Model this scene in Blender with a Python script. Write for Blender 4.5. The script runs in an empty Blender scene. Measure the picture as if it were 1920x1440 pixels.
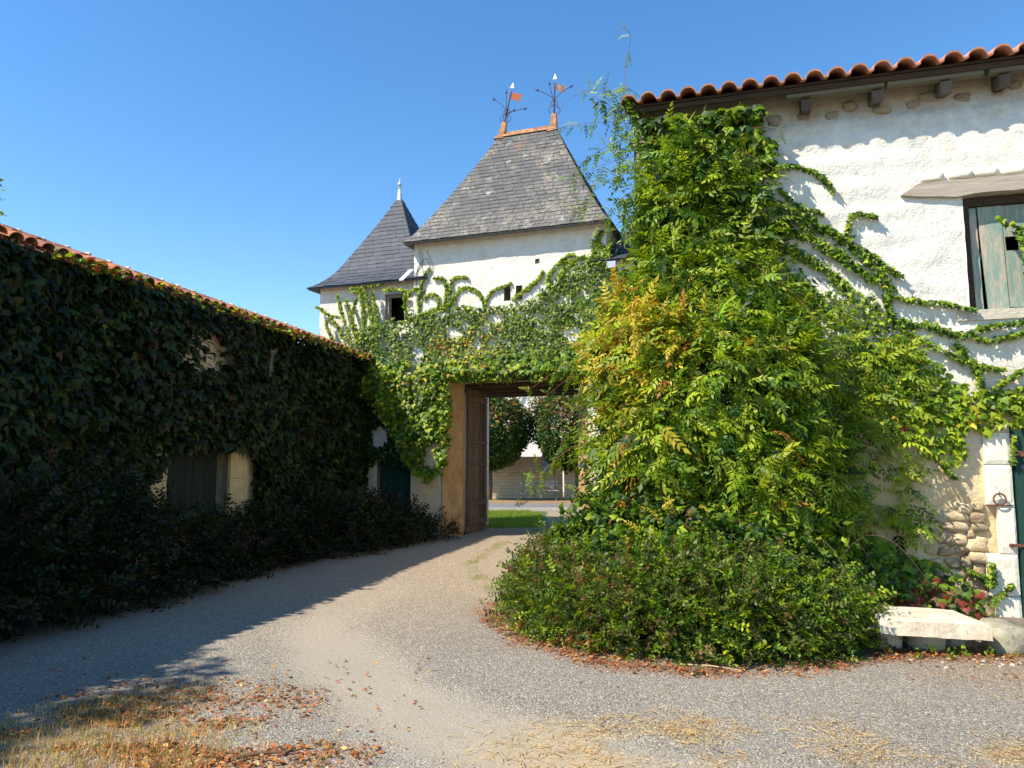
import bpy, math, random
import numpy as np
from mathutils import Vector
random.seed(7)
rng = np.random.default_rng(11)
R = math.radians
scene = bpy.context.scene
C = scene.collection

# ------------------------------------------------------------------ camera, sky, sun, exposure
CAM_H, PITCH, FOC = 1.6, R(6.12), 1400.0 / 1920.0 * 36.0
cd = bpy.data.cameras.new('camera'); cam = bpy.data.objects.new('camera', cd); C.objects.link(cam)
cam.location = (0, 0, CAM_H); cam.rotation_euler = (R(90) + PITCH, 0, 0)
cd.lens = FOC; cd.sensor_width = 36.0; cd.clip_start = 0.05; cd.clip_end = 3000
scene.camera = cam
SUN_EL = R(48); SUN_TRAVEL = (0.9, 0.436)            # horizontal direction the light travels
world = bpy.data.worlds.new("World"); scene.world = world; world.use_nodes = True
nt = world.node_tree; nt.nodes.clear()
sky = nt.nodes.new('ShaderNodeTexSky'); sky.sky_type = 'NISHITA'; sky.sun_disc = False
sky.sun_elevation = SUN_EL; sky.sun_rotation = math.atan2(-SUN_TRAVEL[0], -SUN_TRAVEL[1])
sky.altitude = 50; sky.air_density = 1.0; sky.dust_density = 0.0; sky.ozone_density = 1.5
hs = nt.nodes.new('ShaderNodeHueSaturation'); hs.inputs['Saturation'].default_value = 1.28
bg = nt.nodes.new('ShaderNodeBackground'); bg.inputs['Strength'].default_value = 0.15
wo = nt.nodes.new('ShaderNodeOutputWorld')
nt.links.new(sky.outputs[0], hs.inputs['Color']); nt.links.new(hs.outputs[0], bg.inputs[0]); nt.links.new(bg.outputs[0], wo.inputs[0])
sd = bpy.data.lights.new('sun', 'SUN'); sd.energy = 5.0; sd.angle = R(0.53); sd.color = (1.0, 0.92, 0.78)
sun = bpy.data.objects.new('sun', sd); C.objects.link(sun)
sdir = Vector((SUN_TRAVEL[0] * math.cos(SUN_EL), SUN_TRAVEL[1] * math.cos(SUN_EL), -math.sin(SUN_EL)))
sun.rotation_euler = sdir.to_track_quat('-Z', 'Y').to_euler()
vs = scene.view_settings; vs.view_transform = 'Standard'; vs.look = 'None'; vs.gamma = 1; vs.use_curve_mapping = False
vs.exposure = 0.7
scene.cycles.max_bounces = 6; scene.cycles.transparent_max_bounces = 8

# ------------------------------------------------------------------ frames: origin, direction of u along the wall, v into the depth
class Frame:
    def __init__(s, x, y, deg):
        s.o = np.array([x, y, 0.0]); s.rot = R(deg)
        s.u = np.array([math.cos(s.rot), math.sin(s.rot), 0]); s.v = np.array([-math.sin(s.rot), math.cos(s.rot), 0])
    def w(s, p):
        p = np.asarray(p, float); return s.o + p[..., 0:1] * s.u + p[..., 1:2] * s.v + p[..., 2:3] * np.array([0, 0, 1.0])
G = Frame(-1.56, 16.85, -20)            # gatehouse facade
B = Frame(5.32, 8.04, -16)              # barn facade on the right
L = Frame(-3.57, 17.22, 90 + 180 - 13.1)  # long wing on the left: u runs towards the camera, v runs right (into the court)
L.vin = -1
def sight(F, x, y, v=0.0):
    """where a line of sight of the surveyed photograph meets the wall of frame F: wall coordinates (u, z)"""
    a = (x - 960) / 1400.0; b = (720 - y) / 1400.0
    r = np.array([a, math.cos(PITCH) - b * math.sin(PITCH), math.sin(PITCH) + b * math.cos(PITCH)])
    o = F.o + F.v * v - np.array([0, 0, CAM_H]); t = (F.v @ o) / (F.v @ r)
    q = r * t + np.array([0, 0, CAM_H]); return float((q - F.o) @ F.u), float(q[2])
def spot(x, y, Y):
    """point on the line of sight at distance Y"""
    a = (x - 960) / 1400.0; b = (720 - y) / 1400.0
    r = np.array([a, math.cos(PITCH) - b * math.sin(PITCH), math.sin(PITCH) + b * math.cos(PITCH)])
    return r * (Y / r[1]) + np.array([0, 0, CAM_H])

# ------------------------------------------------------------------ noise
def vnoise(x, y, freq, seed=0):
    x = np.asarray(x, float) * freq + 1000.3; y = np.asarray(y, float) * freq + 1000.7
    xi = np.floor(x).astype(np.int64); yi = np.floor(y).astype(np.int64); fx = x - xi; fy = y - yi
    fx = fx * fx * (3 - 2 * fx); fy = fy * fy * (3 - 2 * fy)
    def h(a, b):
        n = (a * 374761393 + b * 668265263 + seed * 1442695041) & 0xffffffff
        n = ((n ^ (n >> 13)) * 1274126177) & 0xffffffff
        return ((n ^ (n >> 16)) & 0xffff) / 65535.0
    return (h(xi, yi) * (1 - fx) + h(xi + 1, yi) * fx) * (1 - fy) + (h(xi, yi + 1) * (1 - fx) + h(xi + 1, yi + 1) * fx) * fy
def fbm(x, y, freq, seed=0, octs=4):
    s = 0; a = .5
    for k in range(octs): s = s + a * vnoise(x, y, freq * 2 ** k, seed + k); a *= .5
    return s / (1 - .5 ** octs)

# ------------------------------------------------------------------ objects
def finish(name, me, mat=None, parent=None, smooth=False):
    if mat is not None: me.materials.append(mat)
    if smooth: me.polygons.foreach_set('use_smooth', np.ones(len(me.polygons), bool))
    o = bpy.data.objects.new(name, me); C.objects.link(o)
    if parent is not None: o.parent = parent
    return o
def tag(o, label=None, cat=None, group=None, kind=None):
    if label: o['label'] = label
    if cat: o['category'] = cat
    if group: o['group'] = group
    if kind: o['kind'] = kind
    return o
def thing(name, label, cat, loc=(0, 0, 0), rot=0.0, group=None):
    o = bpy.data.objects.new(name, None); C.objects.link(o); o.location = loc; o.rotation_euler = (0, 0, rot)
    o.empty_display_size = .2
    return tag(o, label, cat, group)
class MB:
    def __init__(s): s.v = []; s.f = []
    def quad(s, a, b, c, d):
        n = len(s.v); s.v += [tuple(a), tuple(b), tuple(c), tuple(d)]; s.f.append((n, n + 1, n + 2, n + 3))
    def box(s, x0, x1, y0, y1, z0, z1, jit=0.0):
        n = len(s.v)
        for z in (z0, z1):
            for x, y in ((x0, y0), (x1, y0), (x1, y1), (x0, y1)):
                s.v.append((x + random.uniform(-jit, jit), y + random.uniform(-jit, jit), z + random.uniform(-jit, jit)))
        for f in ((3, 2, 1, 0), (4, 5, 6, 7), (0, 1, 5, 4), (1, 2, 6, 5), (2, 3, 7, 6), (3, 0, 4, 7)): s.f.append(tuple(n + i for i in f))
    def hexa(s, lo, hi):          # lo, hi: 4 points each
        n = len(s.v); s.v += [tuple(p) for p in lo] + [tuple(p) for p in hi]
        for f in ((3, 2, 1, 0), (4, 5, 6, 7), (0, 1, 5, 4), (1, 2, 6, 5), (2, 3, 7, 6), (3, 0, 4, 7)): s.f.append(tuple(n + i for i in f))
    def tube(s, pts, r, seg=6, cap=True):
        pts = [Vector(p) for p in pts]; rs = r if hasattr(r, '__len__') else [r] * len(pts); n0 = len(s.v)
        up = Vector((0.13, 0.2, 1)).normalized()
        for i, p in enumerate(pts):
            t = (pts[min(i + 1, len(pts) - 1)] - pts[max(i - 1, 0)])
            t = t.normalized() if t.length > 1e-9 else Vector((0, 0, 1))
            a = t.cross(up)
            if a.length < .05: a = t.cross(Vector((1, 0, 0)))
            a.normalize(); b = t.cross(a)
            for k in range(seg):
                q = 2 * math.pi * k / seg; s.v.append(tuple(p + (a * math.cos(q) + b * math.sin(q)) * rs[i]))
        for i in range(len(pts) - 1):
            for k in range(seg):
                k2 = (k + 1) % seg; s.f.append((n0 + i * seg + k, n0 + i * seg + k2, n0 + (i + 1) * seg + k2, n0 + (i + 1) * seg + k))
        if cap:
            s.f.append(tuple(n0 + k for k in range(seg))[::-1]); s.f.append(tuple(n0 + (len(pts) - 1) * seg + k for k in range(seg)))
    def lathe(s, prof, seg=12, c=(0, 0)):
        n0 = len(s.v)
        for r, z in prof:
            for k in range(seg):
                q = 2 * math.pi * k / seg; s.v.append((c[0] + r * math.cos(q), c[1] + r * math.sin(q), z))
        for i in range(len(prof) - 1):
            for k in range(seg):
                k2 = (k + 1) % seg; s.f.append((n0 + i * seg + k, n0 + i * seg + k2, n0 + (i + 1) * seg + k2, n0 + (i + 1) * seg + k))
    def rock(s, cx, cy, cz, rx, ry, rz, seed=0, sub=2, amp=.18, sq=.35):
        rs = np.random.default_rng(seed); n0 = len(s.v); nu, nv = 6 + 3 * sub, 3 + 2 * sub
        off = rs.normal(0, 1, (6, 3)); ph = rs.uniform(0, 6, 6)
        def P(th, fi):
            d = np.array([math.sin(th) * math.cos(fi), math.sin(th) * math.sin(fi), math.cos(th)])
            k = 1 + amp * sum(math.sin(float(d @ off[i]) * 2.2 + ph[i]) for i in range(6)) / 3.0
            e = np.sign(d) * np.abs(d) ** (1 - sq); return (cx + rx * e[0] * k, cy + ry * e[1] * k, cz + rz * e[2] * k)
        for i in range(nv + 1):
            for j in range(nu): s.v.append(P(math.pi * i / nv, 2 * math.pi * j / nu))
        for i in range(nv):
            for j in range(nu):
                j2 = (j + 1) % nu; s.f.append((n0 + i * nu + j, n0 + (i + 1) * nu + j, n0 + (i + 1) * nu + j2, n0 + i * nu + j2))
    def build(s, name, mat=None, parent=None, smooth=False):
        me = bpy.data.meshes.new(name); me.from_pydata(s.v, [], s.f); me.update()
        return finish(name, me, mat, parent, smooth)
def tri_mesh(name, V, T, col=None, flat=False):
    me = bpy.data.meshes.new(name); me.vertices.add(len(V)); me.vertices.foreach_set('co', np.ascontiguousarray(V, dtype=np.float32).ravel())
    me.loops.add(len(T) * 3); me.loops.foreach_set('vertex_index', np.ascontiguousarray(T, dtype=np.int32).ravel())
    me.polygons.add(len(T)); me.polygons.foreach_set('loop_start', np.arange(0, len(T) * 3, 3, dtype=np.int32))
    me.update(calc_edges=True)
    if flat: me.polygons.foreach_set('use_smooth', np.zeros(len(T), bool))
    if col is not None:
        a = me.attributes.new('Col', 'FLOAT_COLOR', 'POINT'); c4 = np.ones((len(V), 4), np.float32); c4[:, :3] = col; a.data.foreach_set('color', c4.ravel())
    return me

# ------------------------------------------------------------------ materials
class M:
    def __init__(s, name):
        s.m = bpy.data.materials.new(name); s.m.use_nodes = True; s.t = s.m.node_tree
        s.b = s.t.nodes['Principled BSDF']; s.b.inputs['Roughness'].default_value = .85
        s.b.inputs['Specular IOR Level'].default_value = .25; s._p = None
    def n(s, ty, **k):
        o = s.t.nodes.new(ty)
        for a, b in k.items(): setattr(o, a, b)
        return o
    def l(s, a, b): s.t.links.new(a, b)
    def pos(s):
        if s._p is None: s._p = s.n('ShaderNodeNewGeometry').outputs['Position']
        return s._p
    def mapping(s, scale):
        m = s.n('ShaderNodeMapping'); s.l(s.pos(), m.inputs[0]); m.inputs['Scale'].default_value = scale; return m.outputs[0]
    def noise(s, scale, detail=4, rough=.6, vec=None):
        o = s.n('ShaderNodeTexNoise'); s.l(vec or s.pos(), o.inputs['Vector']); o.inputs['Scale'].default_value = scale
        o.inputs['Detail'].default_value = detail; o.inputs['Roughness'].default_value = rough; return o.outputs['Fac']
    def voro(s, scale, out='Distance', vec=None, feature='F1'):
        o = s.n('ShaderNodeTexVoronoi'); o.feature = feature; s.l(vec or s.pos(), o.inputs['Vector']); o.inputs['Scale'].default_value = scale; return o.outputs[out]
    def ramp(s, fac, *stops):
        o = s.n('ShaderNodeValToRGB'); s.l(fac, o.inputs[0]); e = o.color_ramp.elements
        while len(e) < len(stops): e.new(.5)
        for i, (p, c) in enumerate(stops): e[i].position = p; e[i].color = (c, c, c, 1) if not hasattr(c, '__len__') else (*c, 1)
        return o.outputs[0]
    def mix(s, fac, a, b, blend='MIX'):
        o = s.n('ShaderNodeMix', data_type='RGBA', blend_type=blend); o.clamp_result = False
        for i, x in ((0, fac), (6, a), (7, b)):
            if hasattr(x, 'is_output'): s.l(x, o.inputs[i])
            elif i == 0: o.inputs[0].default_value = x
            else: o.inputs[i].default_value = (*x, 1) if hasattr(x, '__len__') else (x, x, x, 1)
        return o.outputs[2]
    def math(s, op, a, b=0.0):
        o = s.n('ShaderNodeMath', operation=op)
        for i, x in ((0, a), (1, b)):
            if hasattr(x, 'is_output'): s.l(x, o.inputs[i])
            else: o.inputs[i].default_value = x
        return o.outputs[0]
    def sep(s, v):
        o = s.n('ShaderNodeSeparateXYZ'); s.l(v, o.inputs[0]); return o.outputs
    def bump(s, h, dist=.01, strength=1.0, prev=None):
        o = s.n('ShaderNodeBump'); s.l(h, o.inputs['Height']); o.inputs['Distance'].default_value = dist; o.inputs['Strength'].default_value = strength
        if prev: s.l(prev, o.inputs['Normal'])
        return o.outputs[0]
    def out(s, col=None, nor=None, rough=None):
        if col is not None:
            if hasattr(col, 'is_output'): s.l(col, s.b.inputs['Base Color'])
            else: s.b.inputs['Base Color'].default_value = (*col, 1)
        if nor is not None: s.l(nor, s.b.inputs['Normal'])
        if rough is not None:
            if hasattr(rough, 'is_output'): s.l(rough, s.b.inputs['Roughness'])
            else: s.b.inputs['Roughness'].default_value = rough
        return s.m
    def rnd(s): return s.n('ShaderNodeObjectInfo').outputs['Random']
    def attr(s, name): return s.n('ShaderNodeAttribute', attribute_name=name).outputs['Color']

def leaf_mat(name, transl=.35, rough=.5):
    m = M(name); c = m.attr('Col'); n = m.noise(60, 2); c = m.mix(n, m.mix(1.0, c, .72, 'MULTIPLY'), m.mix(1.0, c, 1.25, 'MULTIPLY'))
    m.out(c, None, rough); m.b.inputs['Specular IOR Level'].default_value = .35
    tr = m.n('ShaderNodeBsdfTranslucent'); tc = m.mix(1.0, c, (1.25, 1.3, .5), 'MULTIPLY'); m.l(tc, tr.inputs[0])
    mx = m.n('ShaderNodeMixShader'); mx.inputs[0].default_value = transl
    o = m.t.nodes['Material Output']; m.l(m.b.outputs[0], mx.inputs[1]); m.l(tr.outputs[0], mx.inputs[2]); m.l(mx.outputs[0], o.inputs[0])
    return m.m
LEAF = leaf_mat('leaf')
DRY = leaf_mat('dry_plant', .15, .8)

def plaster(name, warm_z=2.3, warm_w=.9, seed=0.0, stained=0.0, eave=0.0):
    """old lime wash: white high up, worn to bare buff masonry near the ground and dirty under the eaves"""
    m = M(name); z = m.sep(m.pos())[2]
    big = m.noise(.9, 5, .65); mid = m.noise(4.5, 6, .7); fine = m.noise(28, 4, .7)
    white = m.mix(m.ramp(mid, (.35, 0), (.75, 1)), (.80, .765, .68), (.66, .62, .53))
    cream = m.mix(fine, (.60, .43, .22), (.76, .61, .38))
    # exposure mask of the buff masonry
    zz = m.math('ADD', z, m.math('MULTIPLY', m.math('SUBTRACT', big, .5), 2.6))
    wear = m.ramp(m.math('DIVIDE', m.math('SUBTRACT', zz, warm_z - warm_w), 2 * warm_w), (0, 1), (1, 0))
    patch = m.ramp(m.noise(2.2, 6, .75), (.60 - stained, 0), (.68 - stained, 1))
    c = m.mix(wear, white, cream)
    c = m.mix(m.math('MULTIPLY', patch, .45), c, (.56, .45, .27))
    crack = m.ramp(m.voro(2.6, 'Distance', None, 'DISTANCE_TO_EDGE'), (0, 1), (.016, 0))
    ck = m.math('MULTIPLY', crack, m.ramp(m.noise(1.6, 2), (.52, 0), (.6, 1)))
    c = m.mix(m.math('MULTIPLY', ck, .12), c, (.22, .16, .10))
    yb = m.ramp(m.noise(3.1, 7, .8), (.56, 0), (.62, 1)); c = m.mix(m.math('MULTIPLY', yb, .28), c, (.62, .55, .36))
    pit = m.ramp(m.voro(7.0), (.0, 1), (.05, 0)); c = m.mix(m.math('MULTIPLY', pit, m.ramp(m.noise(2.1, 3), (.5, 0), (.56, .8))), c, (.10, .08, .06))
    spots = m.ramp(m.noise(11, 3, .6), (.70, 0), (.76, 1)); c = m.mix(m.math('MULTIPLY', spots, .55), c, (.30, .24, .16))
    st = m.noise(1.0, 4, .6, m.mapping((5, 5, .5))); c = m.mix(m.math('MULTIPLY', m.ramp(st, (.55, 0), (.75, 1)), .22), c, (.42, .38, .28))
    if eave:
        ev = m.ramp(m.math('SUBTRACT', m.math('ADD', z, m.math('MULTIPLY', m.math('SUBTRACT', m.noise(2.5, 6, .75), .5), .9)), eave), (0, 0), (.45, 1)); c = m.mix(m.math('MULTIPLY', ev, .8), c, (.36, .27, .17))
    low = m.ramp(m.math('ADD', z, m.math('MULTIPLY', mid, .8)), (.35, 1), (.95, 0)); c = m.mix(m.math('MULTIPLY', low, .55), c, (.27, .23, .15))
    h = m.math('ADD', m.math('MULTIPLY', mid, 1.0), m.math('MULTIPLY', fine, .25)); h = m.math('SUBTRACT', h, m.math('MULTIPLY', pit, .5)); h = m.math('SUBTRACT', h, m.math('MULTIPLY', wear, m.math('MULTIPLY', m.noise(7, 4, .6), .8)))
    h = m.math('ADD', h, m.math('MULTIPLY', m.noise(13, 5, .8), .55)); return m.out(c, m.bump(h, .035, .9), .92)
WALL_G = plaster('limewash_gatehouse', 1.2, 1.0)
WALL_B = plaster('limewash_barn', 2.1, .8, eave=5.42)
WALL_L = plaster('limewash_wing', 3.0, 2.0, stained=.08)
def rubble(name, c0, c1, sc=5.0):
    m = M(name); v = m.voro(sc); e = m.ramp(m.voro(sc, 'Distance', None, 'DISTANCE_TO_EDGE'), (0, 0), (.08, 1))
    c = m.mix(m.noise(9, 5, .7), c0, c1); c = m.mix(e, (.30, .23, .14), c)
    return m.out(c, m.bump(m.math('ADD', e, m.math('MULTIPLY', m.noise(25, 3), .3)), .03), .95)
def stone_mat(name, c0, c1, bump=.008, sc=8, rndv=.25):
    m = M(name); c = m.mix(m.ramp(m.noise(sc, 6, .7), (.3, 0), (.7, 1)), c0, c1)
    c = m.mix(m.math('MULTIPLY', m.ramp(m.noise(sc * 3, 4, .7), (.58, 0), (.70, 1)), .55), c, tuple(x * .35 for x in c0))
    r = m.rnd(); c = m.mix(1.0, c, m.ramp(r, (0, 1 - rndv), (1, 1 + rndv * .6)), 'MULTIPLY')
    return m.out(c, m.bump(m.noise(sc * 3.5, 5, .7), bump), .93)
STONE_BUFF = stone_mat('buff_stone', (.52, .36, .19), (.70, .56, .36), .02, 10, .4)
STONE_BROWN = stone_mat('earthy_stone', (.30, .22, .14), (.44, .34, .23), .02)
STONE_PALE = stone_mat('pale_ashlar', (.70, .64, .50), (.80, .75, .62), .006, 6, .08)
STONE_MOSS = stone_mat('mossy_boulder', (.20, .19, .12), (.50, .45, .33), .014, 7, .05)
STONE_CHIP = stone_mat('pale_chip', (.40, .36, .28), (.58, .52, .42), .006, 20)
STONE_GREY = stone_mat('grey_lichen_stone', (.45, .41, .31), (.64, .57, .44), .014, 9, .05)
STONE_PINK = stone_mat('worn_slab_stone', (.52, .40, .28), (.76, .66, .50), .010, 5, .05)
def slate_mat(name, base, lichen, rust=False):
    m = M(name); r = m.rnd(); at = m.attr('Col')
    c = m.mix(m.math('FRACT', m.math('ADD', m.math('MULTIPLY', r, 7.3), m.sep(at)[0])), tuple(x * .84 for x in base), tuple(x * 1.16 for x in base))
    if lichen > 0:
        f = m.ramp(m.noise(1.1, 7, .8), (.50, 0), (.58, 1)); g = m.ramp(m.noise(14, 5, .8), (.44, 0), (.56, 1))
        z = m.sep(m.pos())[2]; lowz = m.ramp(m.math('SUBTRACT', z, 6.6), (0.0, 1), (.95, .0))
        f2 = m.math('MINIMUM', m.math('ADD', f, m.math('MULTIPLY', lowz, .45)), 1.0)
        c = m.mix(m.math('MULTIPLY', m.math('MULTIPLY', f2, g), .85), c, (.29, .25, .19))
        c = m.mix(m.math('MULTIPLY', m.ramp(m.noise(2.6, 7, .85), (.575, 0), (.62, 1)), .75), c, (.42, .40, .35))
        c = m.mix(m.math('MULTIPLY', m.ramp(m.noise(4.0, 4, .8), (.5, 0), (.7, 1)), .35), c, (.13, .10, .05))
    if rust:
        z = m.sep(m.pos())[2]; near = m.ramp(m.math('DIVIDE', m.math('SUBTRACT', z, 8.4), 1.5), (.2, 0), (1, 1))
        st = m.ramp(m.noise(1.0, 3, .6, m.mapping((3.2, 3.2, .15))), (.52, 0), (.62, 1)); c = m.mix(m.math('MULTIPLY', m.math('MULTIPLY', near, st), .75), c, (.26, .11, .05))
    b = m.bump(m.noise(40, 4, .7), .004)
    m.b.inputs['Specular IOR Level'].default_value = .3
    return m.out(c, b, .62)
SLATE_OLD = slate_mat('old_lichened_slate', (.095, .094, .095), .9, True)
SLATE_NEW = slate_mat('dark_slate', (.060, .066, .084), 0)
def tile_mat(name, cols, dirt=.3):
    m = M(name); r = m.rnd(); c = m.ramp(r, *[(i / (len(cols) - 1), k) for i, k in enumerate(cols)])
    c = m.mix(m.math('MULTIPLY', m.ramp(m.noise(6, 6, .75), (.45, 0), (.62, 1)), dirt), c, (.07, .06, .05))
    c = m.mix(m.math('MULTIPLY', m.ramp(m.noise(14, 4, .7), (.58, 0), (.7, 1)), dirt), c, (.42, .36, .26))
    return m.out(c, m.bump(m.noise(30, 4), .004), .85)
TILE_R = tile_mat('terracotta_roman_tile', [(.60, .25, .15), (.66, .29, .18), (.52, .20, .12), (.68, .33, .21)], .15)
TILE_L = tile_mat('weathered_barrel_tile', [(.50, .15, .06), (.30, .10, .06), (.58, .22, .09), (.16, .10, .07), (.55, .19, .10), (.38, .16, .10)], .5)
TILE_RIDGE = tile_mat('ridge_tile', [(.30, .13, .10), (.36, .16, .12)], .2)
def wood(name, c0, c1, axis=2, paint=None, sc=1.0):
    m = M(name); s = [22 * sc, 22 * sc, 22 * sc]; s[axis] = 1.2
    if axis == 0: s = [3.0, 3.0, 40]
    g = m.noise(1.0, 6, .75, m.mapping(tuple(s))); c = m.mix(m.ramp(g, (.3, 0), (.7, 1)), c0, c1)
    if paint:
        f = m.ramp(m.noise(5.0, 6, .8), paint[2]); 
    r = m.rnd(); c = m.mix(1.0, c, m.ramp(r, (0, .75), (1, 1.25)), 'MULTIPLY')
    return m.out(c, m.bump(g, .006), .85)
def painted_wood(name, paint, bare, amount):
    m = M(name); g = m.noise(1.0, 6, .8, m.mapping((26, 26, 1.4))); p = m.noise(2.4, 7, .8, m.mapping((2.2, 2.2, .8)))
    f = m.ramp(m.math('ADD', m.math('MULTIPLY', g, .4), m.math('MULTIPLY', p, .6)), (amount - .05, 1), (amount + .05, 0))
    c = m.mix(g, tuple(x * .7 for x in paint), paint); c = m.mix(f, bare, c)
    r = m.rnd(); c = m.mix(1.0, c, m.ramp(r, (0, .8), (1, 1.2)), 'MULTIPLY')
    return m.out(c, m.bump(g, .006), .8)
W_GREY = wood('weathered_grey_timber', (.26, .21, .16), (.44, .38, .31), 0)
W_BROWN = wood('brown_oak_boards', (.055, .032, .018), (.16, .10, .055), 2)
W_DARK = wood('dark_old_timber', (.040, .026, .016), (.085, .058, .036), 0)
W_RAFTER = wood('rafter_timber', (.09, .065, .045), (.19, .145, .10), 2)
P_TEAL = painted_wood('dark_green_painted_boards', (.018, .065, .050), (.05, .05, .04), .62)
P_DOORL = painted_wood('black_green_painted_boards', (.018, .028, .024), (.05, .045, .035), .60)
P_SHUT = painted_wood('flaking_green_paint', (.24, .36, .28), (.48, .38, .30), .50)
P_GUT = painted_wood('mossy_green_board', (.10, .16, .08), (.16, .13, .09), .45)
def plain(name, c, rough=.6, metal=0.0, n=0.0, c2=None, sc=12):
    m = M(name); col = c
    if c2: col = m.mix(m.ramp(m.noise(sc, 5, .7), (.4, 0), (.6, 1)), c, c2)
    m.b.inputs['Metallic'].default_value = metal
    return m.out(col, m.bump(m.noise(30, 3), .003) if n else None, rough)
IRON = plain('rusty_iron', (.09, .035, .025), .7, 0, 1, (.20, .08, .05), 30)
IRON_D = plain('dark_wrought_iron', (.045, .022, .026), .6, 0, 0, (.10, .035, .03), 20)
COPPER = plain('orange_rusted_sheet', (.24, .10, .045), .7, 0, 1, (.48, .25, .12), 4)
FLAG_O = plain('orange_rusted_flag', (.55, .16, .06), .6)
FLAG_W = plain('cream_painted_flag', (.75, .58, .46), .6, 0, 0, (.60, .26, .14), 7)
ZINC = plain('zinc_sheet', (.52, .55, .60), .45, .2, 0, (.40, .43, .48), 4)
WHITE_MET = plain('white_painted_metal', (.80, .80, .78), .5)
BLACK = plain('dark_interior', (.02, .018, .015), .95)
BARK = stone_mat('bark', (.10, .075, .05), (.18, .14, .10), .012, 14)
STEM_G = plain('green_vine_stem', (.16, .19, .05), .7)
STEM_B = plain('brown_vine_stem', (.17, .10, .055), .8, 0, 0, (.10, .065, .04), 20)
STEM_R = plain('reddish_young_shoot', (.28, .11, .06), .7)
TEAL_MET = plain('teal_painted_metal', (.03, .22, .18), .5)
BENCH_W = wood('bench_slats', (.36, .26, .22), (.52, .40, .34), 0)
PIPE = plain('grey_drain_pipe', (.22, .24, .27), .5)

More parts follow.
